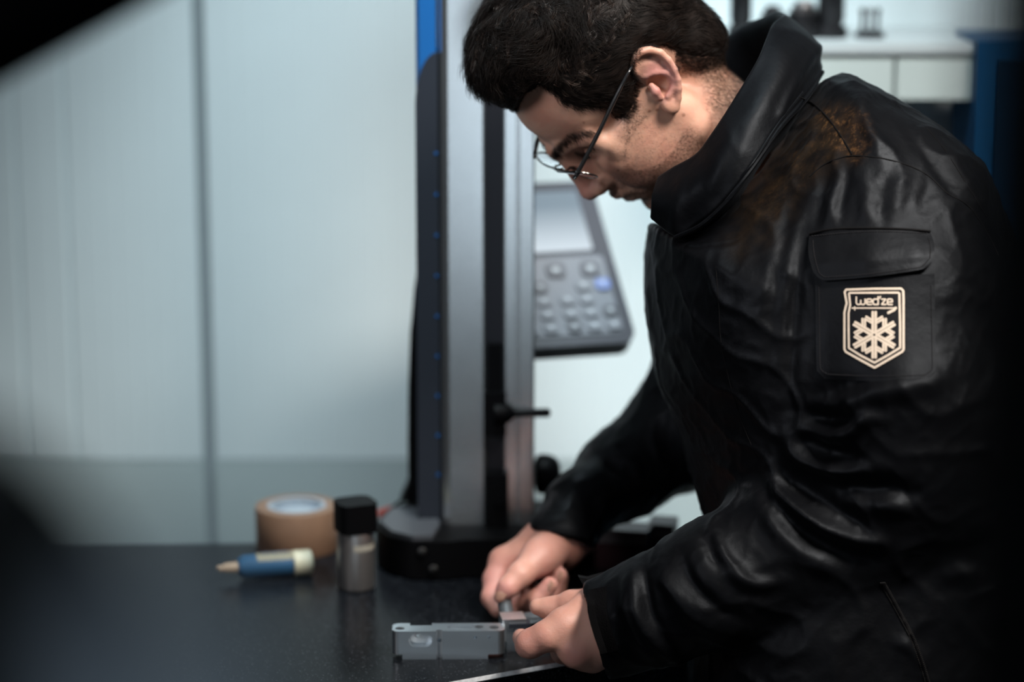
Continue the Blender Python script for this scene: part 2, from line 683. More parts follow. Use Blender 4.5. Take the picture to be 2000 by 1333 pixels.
# lips
fd.chain([(88, -25, -58.5), (96, -13, -57), (99.5, -4, -56), (99.5, 4, -56), (96, 13, -57), (88, 25, -58.5)], [3, 4.2, 4.6, 4.6, 4.2, 3], 3)
fd.chain([(87, -23, -62), (93, -11, -67.5), (94.5, 0, -69), (93, 11, -67.5), (87, 23, -62)], [2.5, 4.6, 5.2, 4.6, 2.5], 3)
fd.chain([(84, -28, -59), (93, -17, -61), (101, -6, -62.5), (102.5, 0, -63), (101, 6, -62.5), (93, 17, -61), (84, 28, -59)], 0.9, 1.8, 'cut')
fd.chain([(95, -14, -82), (98, 0, -82.5), (95, 14, -82)], 4, 8, 'cut')
# neck
n0, n1, n2 = can(1330, 200, 0), can(1385, 262, 0), can(1412, 302, 0)
for q in (n0, n1, n2): q[1] = 0
fd.chain([n0, n1, n2], [56, 57, 46], 14)
for s in (-1, 1):   # sternomastoid
    a = np.array(can(1330, 215, 60))
    b = np.array(can(1345, 380, 40))
    a[1] = s * 52
    b[1] = s * 36
    C_(a, b, 13, 13, 16)


# ears: a shell with rolled rim, anti-helix, tragus and lobe
def ear(s):
    def c(px, py, y):
        px, py = 1289 + (px - 1288) * 1.09, 160 + (py - 156) * 1.09
        q = np.array(can(px, py, y))
        q[1] = s * (72 + (q[1] - 72) * 0.62)
        return q
    rim = [c(1258, 150, 74), c(1246, 139, 80), c(1243, 126, 84), c(1249, 113, 88), c(1260, 104, 91), c(1277, 101, 93), c(1295, 106, 94),
           c(1309, 119, 95), c(1320, 136, 95), c(1326, 154, 94), c(1327, 170, 92), c(1325, 187, 88), c(1319, 203, 84)]
    ctr = c(1288, 158, 70)
    rimf = catmull(rim, 4)
    for a, b in zip(rimf[:-1], rimf[1:]):
        m = (np.array(a) + b) / 2
        m[1] -= s * 4
        C_(ctr, m, 7, 2.6, 3)
    E_(c(1310, 196, 81), (9, 4.5, 9), 4)
    E_(c(1294, 166, 90), (11.5, 15, 13), 3, 'cut')
    fd.chain([c(1254, 138, 93), c(1262, 122, 95), c(1280, 117, 97), c(1300, 125, 97), c(1314, 142, 97)], [4.5, 5, 5.5, 4.5, 3], 2.5, 'cut')
    fd.chain([rim[i] for i in range(len(rim))], [2.2, 2.6, 3.0, 3.3, 3.5, 3.6, 3.6, 3.5, 3.4, 3.3, 3.3, 3.4, 4.0], 1.5)
    fd.chain([c(1307, 183, 85), c(1317, 168, 88), c(1318, 153, 89), c(1305, 141, 88), c(1284, 140, 85), c(1262, 147, 80)], [3.4, 3.0, 3.0, 2.8, 2.6, 2.2], 2.5)
    fd.chain([c(1275, 164, 79), c(1283, 174, 82), c(1289, 184, 81)], [3.2, 4.2, 3.4], 2.5)
    E_(c(1312, 202, 83), (6.5, 4.5, 8), 3)


ear(1)
ear(-1)
HV, HQ = fd.mesh(1)
del fd
headW = head_to_world(HV)
HVm = HV.copy()
HVm[:, 1] = np.abs(HVm[:, 1])
hpx = project(head_to_world(HVm))           # both sides judged by the side that faces the photo

HAIR_POLY = [(1004, 217), (1019, 174), (1050, 156), (1074, 175), (1102, 202), (1130, 212), (1165, 207), (1186, 213), (1204, 228), (1222, 230),
             (1240, 206), (1235, 186), (1240, 165), (1233, 130), (1250, 88), (1300, 86), (1326, 103), (1345, 113), (1370, 118), (1398, 112),
             (1428, 98), (1600, 60), (1600, -600), (760, -600), (760, 217)]
sd_hair = poly_sd(hpx[:, 0], hpx[:, 1], HAIR_POLY)
head_only = HV[:, 2] > -160

# colour masks carried on the skin
beard_poly = [(1218, 222), (1245, 208), (1262, 222), (1300, 262), (1345, 250), (1420, 300), (1330, 520), (1180, 420), (1180, 372), (1200, 352), (1225, 335), (1212, 290)]
sdb = poly_sd(hpx[:, 0], hpx[:, 1], beard_poly)
beard = sstep(14, -18, sdb)
beard *= np.where(HV[:, 2] < 12, 1, 0) * (1 - 0.75 * sstep(0.0, 0.8, ((HV[:, 0] - 40) ** 2 / 34 ** 2 + (HV[:, 2] + 30) ** 2 / 22 ** 2 < 1).astype(float)))
nape_poly = [(1322, 104), (1400, 110), (1430, 96), (1480, 150), (1430, 240), (1390, 250), (1368, 170), (1335, 130)]
nape = sstep(10, -30, poly_sd(hpx[:, 0], hpx[:, 1], nape_poly))
lip = np.maximum(sstep(5.5, 2.5, np.sqrt(((HV[:, 0] - 97) / 1.6) ** 2 + ((HV[:, 2] + 69) / 1.0) ** 2 + (HV[:, 1] / 5) ** 2)),
                 sstep(5.0, 2.5, np.sqrt(((HV[:, 0] - 99) / 1.6) ** 2 + ((HV[:, 2] + 59) / 0.8) ** 2 + (HV[:, 1] / 5) ** 2)))
earm = sstep(60, 20, np.hypot(hpx[:, 0] - 1290, hpx[:, 1] - 155)) * sstep(72, 82, HVm[:, 1])
nosem = sstep(26, 8, np.linalg.norm(HV - [112, 0, -30], axis=1))


def hands_colour(n): return np.zeros(n)


# skin material --------------------------------------------------
def skin_material():
    m, nt, b = new_mat('skin')
    N, L = nt.nodes, nt.links
    tc = N.new('ShaderNodeTexCoord')

    def noise(scale, det=4, rough=0.6):
        n = N.new('ShaderNodeTexNoise')
        n.inputs['Scale'].default_value = scale
        n.inputs['Detail'].default_value = det
        n.inputs['Roughness'].default_value = rough
        L.new(tc.outputs['Object'], n.inputs['Vector'])
        return n

    def ramp(src, lo, hi, a=0.0, c=1.0):
        r = N.new('ShaderNodeMapRange')
        r.inputs['From Min'].default_value = lo
        r.inputs['From Max'].default_value = hi
        r.inputs['To Min'].default_value = a
        r.inputs['To Max'].default_value = c
        L.new(src, r.inputs['Value'])
        return r.outputs['Result']

    def mix(fac, A, B):
        x = N.new('ShaderNodeMix')
        x.data_type = 'RGBA'
        if hasattr(fac, 'node'): L.new(fac, x.inputs['Factor'])
        else: x.inputs['Factor'].default_value = fac
        for k, v in (('A', A), ('B', B)):
            if hasattr(v, 'node'): L.new(v, x.inputs[k])
            else: x.inputs[k].default_value = (*v, 1)
        return x.outputs['Result']

    def mul(a, c):
        x = N.new('ShaderNodeMath')
        x.operation = 'MULTIPLY'
        L.new(a, x.inputs[0])
        if hasattr(c, 'node'): L.new(c, x.inputs[1])
        else: x.inputs[1].default_value = c
        return x.outputs[0]

    def at(name):
        a = N.new('ShaderNodeAttribute')
        a.attribute_name = name
        return a.outputs['Fac']
    blot = ramp(noise(22, 3).outputs['Fac'], 0.4, 0.7)
    col = mix(blot, (0.56, 0.325, 0.235), (0.49, 0.235, 0.17))
    col = mix(mul(at('red'), 0.75), col, (0.50, 0.215, 0.20))
    col = mix(mul(at('lip'), 0.55), col, (0.36, 0.12, 0.095))
    pores = ramp(noise(330, 2, 0.5).outputs['Fac'], 0.42, 0.62)
    fine = ramp(noise(900, 2, 0.5).outputs['Fac'], 0.40, 0.60)
    st = mul(at('beard'), ramp(fine, 0, 1, 0.25, 0.85))
    st = mul(st, ramp(pores, 0, 1, 0.55, 1.0))
    col = mix(st, col, (0.085, 0.052, 0.040))
    mole = at('mole')
    col = mix(mul(mole, 0.7), col, (0.18, 0.07, 0.04))
    col = mix(mul(at('brow'), 0.72), col, (0.03, 0.019, 0.014))
    L.new(col, b.inputs['Base Color'])
    b.inputs['Roughness'].default_value = 0.48
    b.inputs['Specular IOR Level'].default_value = 0.4
    b.inputs['Subsurface Weight'].default_value = 0.18
    b.inputs['Subsurface Radius'].default_value = (1.0, 0.32, 0.16)
    b.inputs['Subsurface Scale'].default_value = 0.006
    bp = N.new('ShaderNodeBump')
    bp.inputs['Strength'].default_value = 0.22
    bp.inputs['Distance'].default_value = 0.0006
    L.new(noise(700, 3).outputs['Fac'], bp.inputs['Height'])
    bp2 = N.new('ShaderNodeBump')
    bp2.inputs['Strength'].default_value = 0.35
    bp2.inputs['Distance'].default_value = 0.0016
    L.new(noise(150, 5, 0.62).outputs['Fac'], bp2.inputs['Height'])
    L.new(bp.outputs['Normal'], bp2.inputs['Normal'])
    L.new(bp2.outputs['Normal'], b.inputs['Normal'])
    return m


M_SKIN = skin_material()
brow_c = [can(1086, 300, 12), can(1098, 283, 22), can(1118, 267, 34), can(1140, 259, 44), can(1153, 262, 49)]
bd = line_d(hpx[:, 0], hpx[:, 1], [(1082, 303), (1092, 287), (1112, 270), (1136, 260), (1152, 262)])[0] * 0.44 + np.where((HV[:, 0] > 50) & (HV[:, 2] < 60), 0, 99)
for a, b in ():
    a = np.array(a)
    b = np.array(b)
    t = np.clip(((HVm - a) @ (b - a)) / ((b - a) @ (b - a)), 0, 1)
    bd = np.minimum(bd, np.linalg.norm(HVm - a - t[:, None] * (b - a), axis=1))
brow = sstep(5.4, 1.2, bd)
mole = np.zeros(len(HV))
for (x, y, r) in ((1335, 225, 3.0), (1207, 333, 2.0), (1268, 217, 2.4), (1283, 215, 2.6), (1140, 240, 1.5)):
    mole = np.maximum(mole, sstep(r + 1.6, r - 0.8, np.hypot(hpx[:, 0] - x, hpx[:, 1] - y)) * (HV[:, 1] > 0))
lash = np.zeros(len(HV))
for s in (1,):
    pl = np.array([(85.5, 18, 0), (88.2, 28, -3.5), (84, 40, -2), (76.5, 47, 3)])
    dd = np.full(len(HV), 1e9)
    for a, b in zip(pl[:-1], pl[1:]):
        t = np.clip(((HVm - a) @ (b - a)) / ((b - a) @ (b - a)), 0, 1)
        dd = np.minimum(dd, np.linalg.norm(HVm - a - t[:, None] * (b - a), axis=1))
    lash = sstep(4.5, 1.0, line_d(hpx[:, 0], hpx[:, 1], [(1124, 299), (1136, 303), (1148, 299), (1157, 290)])[0]) * (HV[:, 0] > 50) * 0.9
scalp = sstep(6, -6, sd_hair) * (HV[:, 2] > -110)
fadea = sstep(30, 0, sd_hair) * (hpx[:, 0] > 1318) * (hpx[:, 1] < 240)
head_attr = dict(beard=np.clip(np.maximum.reduce([beard * 0.78, nape * 0.5, fadea, scalp]), 0, 1), lip=lip,
                 red=np.clip(earm * 1.0 + nosem * 0.45, 0, 1), mole=mole, brow=np.clip(np.maximum.reduce([brow, lash, scalp]), 0, 1))
# ================================================================ PERSON: hands
HAND_H = 0.00125


def hand_field(lo_px, hi_px, d0, d1):
    a = [P(x, y, d) for x in (lo_px[0], hi_px[0]) for y in (lo_px[1], hi_px[1]) for d in (d0, d1)]
    return Field(np.min(a, 0) - 0.004, np.max(a, 0) + 0.004, HAND_H, big=0.03)


# --- left hand (near the lens): back of the hand to us, index stretched along the part, thumb above it
fh = hand_field((985, 1110), (1330, 1345), 1.98, 2.26)
mm = 0.001
wr = P(1190, 1228, 2.085)
fore = P(1300, 1190, 2.07)
view_n = (P(1100, 1220, 2.2) - P(1100, 1220, 2.0))
view_n = view_n / np.linalg.norm(view_n)
fh.cone(fore, wr, 31 * mm, 28 * mm, flat=(view_n, 0.72))
imcp, mmcp, rmcp, pmcp = P(1100, 1226, 2.078), P(1118, 1262, 2.076), P(1140, 1280, 2.084), P(1160, 1288, 2.094)
for q, r0, r1 in ((imcp, 19, 13.5), (mmcp, 20, 14), (rmcp, 20, 12.5), (pmcp, 18, 11)):
    fh.cone(wr, q, r0 * mm, r1 * mm, 14 * mm)
fh.cone(P(1150, 1185, 2.088), P(1110, 1215, 2.08), 14 * mm, 12.5 * mm, 12 * mm)
# index
ipip = P(1036, 1258, 2.078)
fh.chain([imcp, P(1068, 1243, 2.073), ipip, P(1030, 1262, 2.098), P(1018, 1246, 2.118)], [13.4 * mm, 12.6 * mm, 11.8 * mm, 9.6 * mm, 7.8 * mm], 6 * mm)
fh.ell(ipip + np.array([-0.001, -0.0005, 0]), (10.6 * mm, 10.2 * mm, 10.6 * mm), 3 * mm)
fh.ell(imcp + np.array([0.0, -0.003, 0.002]), 11.5 * mm, 8 * mm)
fh.ell(P(1125, 1275, 2.072), 10.5 * mm, 11 * mm)
# middle, ring, little curl away under the palm
fh.chain([mmcp, P(1099, 1274, 2.118), P(1096, 1262, 2.138), P(1106, 1250, 2.148)], [12 * mm, 9.8 * mm, 8.6 * mm, 7.4 * mm], 5 * mm)
fh.chain([rmcp, P(1118, 1283, 2.128), P(1114, 1272, 2.144), P(1124, 1262, 2.152)], [11 * mm, 9.2 * mm, 8.2 * mm, 7.0 * mm], 5 * mm)
fh.chain([pmcp, P(1142, 1290, 2.130), P(1136, 1280, 2.144), P(1146, 1270, 2.154)], [10 * mm, 8.2 * mm, 7.2 * mm, 6.2 * mm], 5 * mm)
# thumb, leaving the side of the palm
fh.chain([P(1160, 1180, 2.105), P(1118, 1181, 2.118), P(1078, 1190, 2.126), P(1050, 1186, 2.128)], [16 * mm, 11.5 * mm, 9.6 * mm, 7.4 * mm], 7 * mm)
LV, LQ = fh.mesh(1)

# --- right hand (far): palm side to us, thumb crossing in front and pinching the grey fitting
fh = hand_field((925, 1020), (1150, 1225), 2.10, 2.42)
wr2 = P(1086, 1058, 2.285)
fore2 = P(1175, 985, 2.325)
fh.cone(fore2, wr2, 31 * mm, 28 * mm, flat=((0.3, 0.95, 0.0), 0.8))
i2, m2, r2, p2 = P(983, 1098, 2.285), P(990, 1100, 2.305), P(1005, 1105, 2.322), P(1022, 1110, 2.335)
for q, r0, r1 in ((i2, 20, 13), (m2, 20, 13), (r2, 20, 12), (p2, 18, 11)):
    fh.cone(wr2, q, r0 * mm, r1 * mm, 14 * mm)
# index goes down, outermost on the left
fh.chain([i2, P(966, 1132, 2.275), P(961, 1168, 2.262), P(972, 1191, 2.250)], [13 * mm, 10.2 * mm, 9.2 * mm, 7.8 * mm], 6 * mm)
# thumb with its fleshy base
fh.chain([P(1073, 1075, 2.262), P(1052, 1092, 2.243), P(1015, 1124, 2.222), P(992, 1148, 2.215), P(977, 1167, 2.216)], [19 * mm, 16 * mm, 10.6 * mm, 8.6 * mm, 6.0 * mm], 7 * mm)
fh.ell(P(1062, 1083, 2.252), (17 * mm, 15 * mm, 15 * mm), 9 * mm)
for q_ in ([(988, 1088), (982, 1105), (972, 1122)], [(1000, 1092), (992, 1112), (980, 1132)], [(1006, 1104), (1000, 1122), (990, 1136)]):
    fh.chain([P(x_, y_, 2.226 + 0.022 * (1136 - y_) / 50) for x_, y_ in q_], 0.5 * mm, 2.2 * mm, 'cut')
# middle, ring and little finger fold back, tips up
fh.chain([m2, P(985, 1152, 2.290), P(1012, 1188, 2.256), P(1050, 1172, 2.234), P(1074, 1143, 2.230)], [12 * mm, 10.5 * mm, 9.8 * mm, 9.2 * mm, 7.4 * mm], 4 * mm)
fh.chain([r2, P(1010, 1155, 2.312), P(1044, 1180, 2.276), P(1076, 1156, 2.252), P(1093, 1124, 2.248)], [12 * mm, 10 * mm, 9.4 * mm, 9.0 * mm, 7.2 * mm], 4 * mm)
fh.chain([p2, P(1030, 1150, 2.332), P(1060, 1168, 2.308), P(1088, 1150, 2.290), P(1098, 1128, 2.288)], [11 * mm, 9 * mm, 8.2 * mm, 7.8 * mm, 6.2 * mm], 4 * mm)
RV, RQ = fh.mesh(1)
del fh


def near_red(V, spots):
    r = np.zeros(len(V))
    for p, rad in spots:
        r = np.maximum(r, sstep(rad, rad * 0.25, np.linalg.norm(V - p, axis=1)))
    return r


lred = 0.45 + 0.4 * near_red(LV, [(imcp, 0.022), (P(1125, 1276, 2.066), 0.018), (ipip, 0.02)])
rred = 0.55 + 0.4 * near_red(RV, [(P(968, 1132, 2.26), 0.03), (P(1068, 1140, 2.24), 0.025), (P(1090, 1122, 2.25), 0.02), (P(980, 1163, 2.21), 0.02)])

# hidden trunk and arms under the jacket that tie head and hands into one body
ft = Field((-0.1, 1.9, 0.95), (0.62, 2.62, 1.46), 0.008, big=0.06)
nb = head_to_world(n2)
chest = P(1640, 560, 2.19)
belly = P(1700, 1050, 2.19)
ft.chain([nb, P(1430, 450, 2.19), chest, belly], [0.02, 0.02, 0.06, 0.10], 0.02)
shL, elL = P(1740, 470, 2.12), P(1760, 915, 2.08)
shR, elR = P(1560, 440, 2.36), P(1325, 850, 2.40)
ft.chain([chest, shL, elL, fore], [0.07, 0.035, 0.03, 0.028], 0.02)
ft.chain([chest, shR, elR, fore2], [0.07, 0.035, 0.028, 0.026], 0.02)
TV, TQ = ft.mesh(2)
del ft
# one body mesh
off1 = len(headW)
off2 = off1 + len(LV)
off3 = off2 + len(RV)
BV = np.vstack([headW, LV, RV, TV])
BQ = np.vstack([HQ[:, ::-1] if False else HQ, LQ + off1, RQ + off2, TQ + off3])
nz = len(LV) + len(RV) + len(TV)
body = mesh_np('body', BV, BQ, M_SKIN, person)
for k_ in ('beard', 'lip', 'mole', 'brow'):
    attr(body, k_, np.concatenate([head_attr[k_], np.zeros(nz)]))
attr(body, 'red', np.concatenate([head_attr['red'], lred, rred, np.zeros(len(TV))]))


# nails: thin caps on the finger ends that show
M_NAIL = mat('nail', (0.62, 0.36, 0.27), 0.3, spec=0.5)


def nail(c, along, out, ln, wd):
    c, along, out = Vector(c), Vector(along).normalized(), Vector(out).normalized()
    side = along.cross(out).normalized()
    out = side.cross(along).normalized()
    bm = bmesh.new()
    rows = []
    for i in range(7):
        u = -1 + 2 * i / 6
        w = wd * math.sqrt(max(1 - 0.55 * abs(u) ** 3, 0.05))
        rows.append([bm.verts.new(c + along * (u * ln) + side * (v * w) + out * (-0.0022 * v * v - 0.0010 * u * u)) for v in (-1, -0.6, -0.2, 0.2, 0.6, 1)])
    for a, b in zip(rows[:-1], rows[1:]):
        for j in range(5):
            bm.faces.new((a[j], a[j + 1], b[j + 1], b[j]))
    bmesh.ops.solidify(bm, geom=bm.faces[:], thickness=0.0006)
    return bm_obj('fingernail', bm, M_NAIL, person, True)


toward = -view_n
nail(P(977, 1160, 2.2068), P(977, 1170, 2.216) - P(992, 1148, 2.215), toward * 0.9 + CU * 0.5 - CR * 0.1, 0.0065, 0.0052)
nail(P(1068, 1144, 2.2235), P(1074, 1137, 2.230) - P(1050, 1172, 2.234), toward * 0.8 - CR * 0.5 + CU * 0.3, 0.006, 0.0046)
nail(P(1088, 1126, 2.2415), P(1093, 1118, 2.248) - P(1076, 1156, 2.252), toward * 0.8 - CR * 0.5 + CU * 0.3, 0.006, 0.0046)
nail(P(1011, 1243, 2.1165), P(1016, 1240, 2.125) - P(1026, 1262, 2.1), -CR * 0.9 + CU * 0.35 + toward * 0.3, 0.0055, 0.0046)
# ================================================================ PERSON: hair
M_HAIR = mat('dark_hair', (0.008, 0.0055, 0.0046), 0.5, spec=0.12, noise=0.5, nscale=90)
fh = Field((-126, -104, -95), (132, 104, 168), 2.2, big=30)
fh.ell((-8, 0, 46), (107, 82, 90))
fh.ell((52, 0, 104), (40, 64, 36), 18)
fh.ell((60, 14, 116), (24, 34, 24), 12)
fh.ell((20, 0, 122), (60, 66, 30), 18)
fh.ell((-56, 0, -22), (45, 61, 50), 22)
X, Y, Z = fh.grid((slice(None), slice(None), slice(None)))
shape = fh.F.shape
pts = np.stack(np.broadcast_arrays(X, np.abs(Y), Z), -1).reshape(-1, 3)
near = np.abs(fh.F.ravel()) < 16
sd = np.full(len(pts), 20.0, np.float32)
pp = project(head_to_world(pts[near]))
sd[near] = poly_sd(pp[:, 0], pp[:, 1], HAIR_POLY) * 0.42
sd[~near] = np.where(fh.F.ravel()[~near] < 0, -20, 20)
sd = sd.reshape(shape)
# thickness tapers to nothing towards the hairline
fh.F = np.maximum(fh.F + 4.5 * np.clip(1 + sd / 14.0, 0, 1.2) ** 2, sd)
# hollow inside so that the cap is a shell of hair over the scalp
inner = Field(fh.lo, fh.lo + fh.h * (fh.n - 1), fh.h, big=30)
inner.n = fh.n
inner.F = np.full(fh.n, 30, np.float32)
inner.ax = fh.ax
inner.ell((-8, 0, 45), (94, 69, 75))
inner.ell((-54, 0, -20), (40, 54, 46), 20)
fh.F = np.maximum(fh.F, -inner.F)
KV, KQ = fh.mesh(2)
KN = vnormals(KV, KQ)
lump = (wave_noise(KV, 0.085, 5) * 2.6 + wave_noise(KV, 0.2, 6) * 2.2) * (0.35 + 0.65 * sstep(50, 105, KV[:, 2]))
outer = ((KV[:, 0] + 8) ** 2 / 96 ** 2 + KV[:, 1] ** 2 / 72 ** 2 + (KV[:, 2] - 45) ** 2 / 77 ** 2 > 1) & ((KV[:, 0] + 54) ** 2 / 42 ** 2 + KV[:, 1] ** 2 / 56 ** 2 + (KV[:, 2] + 20) ** 2 / 48 ** 2 > 1)
KV = KV + KN * (lump * sstep(0, 14, np.where(outer, 14, 0)))[:, None]
hair = mesh_np('hair', head_to_world(KV), KQ, M_HAIR, person)
del fh, inner

# strands
front = KV[:, 0]
area_pick = np.flatnonzero(outer)
# probability higher where the photo sees hair
vis = project(head_to_world(KV[area_pick]))
w = np.where(KV[area_pick][:, 1] > -45, 1.0, 0.25) * np.where(vis[:, 1] > -120, 1.0, 0.25)
NS = 17000
root = RNG.choice(area_pick, NS, p=w / w.sum())
p = KV[root] + RNG.normal(0, 0.9, (NS, 3))
nrm = KN[root]
hsd = poly_sd(*[q for q in project(head_to_world(np.stack([p[:, 0], np.abs(p[:, 1]), p[:, 2]], 1)))[:, :2].T], HAIR_POLY) * 0.42
deep = np.clip(-hsd / 26.0, 0.0, 1.0)                       # 0 at the hairline, 1 well inside
topness = sstep(60, 105, p[:, 2])
# combing direction: forward on top, down and back on the sides and nape
flow = np.stack([0.95 * topness - 0.55 * (1 - topness), 0.10 * np.sign(p[:, 1]), -0.55 * (1 - topness) - 0.1 * topness], 1)
curl = np.stack([wave_noise(p, 0.16, 21, 2), wave_noise(p, 0.16, 22, 2), wave_noise(p, 0.16, 23, 2)], 1)
flow = flow + curl * (0.45 + 1.25 * topness)[:, None]
flow -= nrm * (flow * nrm).sum(1, keepdims=True)
flow /= np.linalg.norm(flow, axis=1, keepdims=True) + 1e-9
side = np.cross(nrm, flow)
ln = (5 + 8 * deep + 13 * topness * deep) * RNG.uniform(0.7, 1.25, NS)
lift = (0.10 + 0.36 * topness) * RNG.uniform(0.2, 1.5, NS)
SEG = 7
tt = np.linspace(0, 1, SEG + 1)
ph = wave_noise(p, 0.12, 31) * 4 + RNG.normal(0, 0.35, NS)
amp = (0.6 + 3.4 * topness * deep)
cl = []
for t in tt:
    bend = np.sin(t * (3.3 + 1.8 * topness) + ph) - np.sin(ph)
    q = p + flow * (ln * t)[:, None] + side * (amp * bend * (0.3 + t))[:, None] + nrm * (ln * lift * (t - 0.85 * t * t) + 0.2)[:, None]
    cl.append(q)
cl = np.stack(cl, 1)                                        # NS, SEG+1, 3
rad = (0.15 + 0.05 * topness)[:, None] * (1 - 0.75 * tt ** 2)[None, :]
# a few loose hairs around the quiff
tang = np.gradient(cl, axis=1)
tang /= np.linalg.norm(tang, axis=2, keepdims=True) + 1e-9
ax1 = np.cross(tang, np.broadcast_to(nrm[:, None, :], tang.shape))
ax1 /= np.linalg.norm(ax1, axis=2, keepdims=True) + 1e-9
ax2 = np.cross(tang, ax1)
ring = []
for k in range(3):
    a = 2 * math.pi * k / 3
    ring.append(cl + (ax1 * math.cos(a) + ax2 * math.sin(a)) * rad[:, :, None])
SV = np.stack(ring, 2).reshape(-1, 3)
base = np.arange(NS)[:, None, None, None] * ((SEG + 1) * 3)
sg = np.arange(SEG)[None, :, None, None] * 3
kk = np.arange(3)[None, None, :, None]
k2 = (kk + 1) % 3
SQ = np.concatenate([base + sg + kk, base + sg + k2, base + sg + 3 + k2, base + sg + 3 + kk], 3).reshape(-1, 4)
tag(mesh_np('hair_strands', head_to_world(SV), SQ, M_HAIR, hair), kind='stuff')


# curls on the crown and the quiff: guide locks that bend over, each a small bundle
top_pick = area_pick[(KV[area_pick][:, 2] > 62) & (KV[area_pick][:, 1] > -50)]
NG, NB, SG = 1100, 11, 8
g = RNG.choice(top_pick, NG)
gp, gn = KV[g], KN[g]
fl_g = np.stack([0.9 * np.ones(NG), 0.15 * np.sign(gp[:, 1]), -0.15 * np.ones(NG)], 1) + np.stack([wave_noise(gp, 0.11, 51 + i, 2) for i in range(3)], 1) * 1.2
fl_g -= gn * (fl_g * gn).sum(1, keepdims=True)
fl_g /= np.linalg.norm(fl_g, axis=1, keepdims=True) + 1e-9
sd_g = np.cross(gn, fl_g)
ph_g = RNG.uniform(0.2, 1.2, NG) * np.sign(RNG.normal(size=NG))
bend_dir = gn * np.cos(ph_g)[:, None] + sd_g * np.sin(ph_g)[:, None]
len_g = RNG.uniform(13, 24, NG)
turn = RNG.uniform(1.8, 3.6, NG)
a0_g = RNG.uniform(0.5, 1.0, NG)
hs_g = poly_sd(*[q for q in project(head_to_world(np.stack([gp[:, 0], np.abs(gp[:, 1]), gp[:, 2]], 1)))[:, :2].T], HAIR_POLY) * 0.42
len_g *= np.clip(-hs_g / 18.0, 0.3, 1.0)
off = RNG.normal(0, 1.1, (NG, NB, 3))
cur = (gp[:, None, :] + off - gn[:, None, :] * 1.0)
line = [cur]
for k in range(SG):
    th = a0_g - turn * (k + 0.5) / SG
    d_ = fl_g * np.cos(th)[:, None] + bend_dir * np.sin(th)[:, None]
    cur = cur + d_[:, None, :] * (len_g / SG)[:, None, None] - off * 0.06
    line.append(cur)
cl = np.stack(line, 2).reshape(NG * NB, SG + 1, 3)
tt = np.linspace(0, 1, SG + 1)
tang = np.gradient(cl, axis=1)
tang /= np.linalg.norm(tang, axis=2, keepdims=True) + 1e-9
ref = np.repeat(sd_g, NB, 0)[:, None, :] + 0.01
ax1 = np.cross(tang, np.broadcast_to(ref, tang.shape))
ax1 /= np.linalg.norm(ax1, axis=2, keepdims=True) + 1e-9
ax2 = np.cross(tang, ax1)
rad = (0.17 * (1 - 0.8 * tt ** 2))[None, :, None]
ring = [cl + (ax1 * math.cos(2 * math.pi * k / 3) + ax2 * math.sin(2 * math.pi * k / 3)) * rad for k in range(3)]
SV = np.stack(ring, 2).reshape(-1, 3)
base = np.arange(NG * NB)[:, None, None, None] * ((SG + 1) * 3)
sg = np.arange(SG)[None, :, None, None] * 3
SQ = np.concatenate([base + sg + kk, base + sg + k2, base + sg + 3 + k2, base + sg + 3 + kk], 3).reshape(-1, 4)
M_CURL = mat('hair_curl', (0.034, 0.020, 0.014), 0.34, spec=0.5, noise=0.5, nscale=60)
tag(mesh_np('hair_curls', head_to_world(SV), SQ, M_CURL, hair), kind='stuff')


# short hairs: fading nape, sideburn and beard stubble
def stubble(name, maskv, count, lmin, lmax, rad, seed, mater, parent):
    r = np.random.default_rng(seed)
    w = np.clip(maskv, 0, 1) * (HV[:, 1] > -20)
    idx = r.choice(len(HV), count, p=w / w.sum())
    Nn = vnormals(HV, HQ)
    a = HV[idx] + r.normal(0, 0.5, (count, 3))
    a -= Nn[idx] * ((a - HV[idx]) * Nn[idx]).sum(1, keepdims=True)
    n = Nn[idx]
    f = np.stack([-0.25 * np.ones(count), np.zeros(count), -1.0 * np.ones(count)], 1) + r.normal(0, 0.35, (count, 3))
    f -= n * (f * n).sum(1, keepdims=True)
    f /= np.linalg.norm(f, axis=1, keepdims=True)
    L_ = r.uniform(lmin, lmax, count)[:, None]
    c = np.stack([a - n * 0.2, a + f * L_ * 0.5 + n * L_ * 0.20, a + f * L_ + n * L_ * 0.26], 1)
    s = np.cross(f, n)
    rr = np.array([1, 0.8, 0.25])[None, :, None] * rad
    V = np.stack([c + s[:, None] * rr, c - s[:, None] * rr * 0.5 + n[:, None] * rr * 0.9, c - s[:, None] * rr * 0.5 - n[:, None] * rr * 0.9], 2).reshape(-1, 3)
    b_ = np.arange(count)[:, None, None, None] * 9
    g = np.arange(2)[None, :, None, None] * 3
    k = np.arange(3)[None, None, :, None]
    kq = (k + 1) % 3
    Q = np.concatenate([b_ + g + k, b_ + g + kq, b_ + g + 3 + kq, b_ + g + 3 + k], 3).reshape(-1, 4)
    return tag(mesh_np(name, head_to_world(V), Q, mater, parent), kind='stuff')


fade = sstep(42, 0, sd_hair) * (sd_hair > -6) * (hpx[:, 0] > 1318) * (hpx[:, 1] < 240)
stubble('nape_hair', np.maximum(nape * 0.30, fade), 15000, 2.0, 5.0, 0.055, 3, M_HAIR, person)
stubble('beard_stubble', beard * (HV[:, 2] > -95), 9000, 0.9, 2.2, 0.07, 4, M_HAIR, person)
stubble('eyebrow', brow ** 2, 600, 4, 8, 0.11, 5, M_HAIR, person)
edge = sstep(10, 0, np.abs(sd_hair + 2)) * (hpx[:, 0] < 1330)
stubble('hairline_hair', edge, 2600, 4, 9, 0.12, 6, M_HAIR, person)
lashes = lash * (HV[:, 0] > 70)
stubble('eyelash', lashes, 160, 4, 8, 0.12, 7, M_HAIR, person)

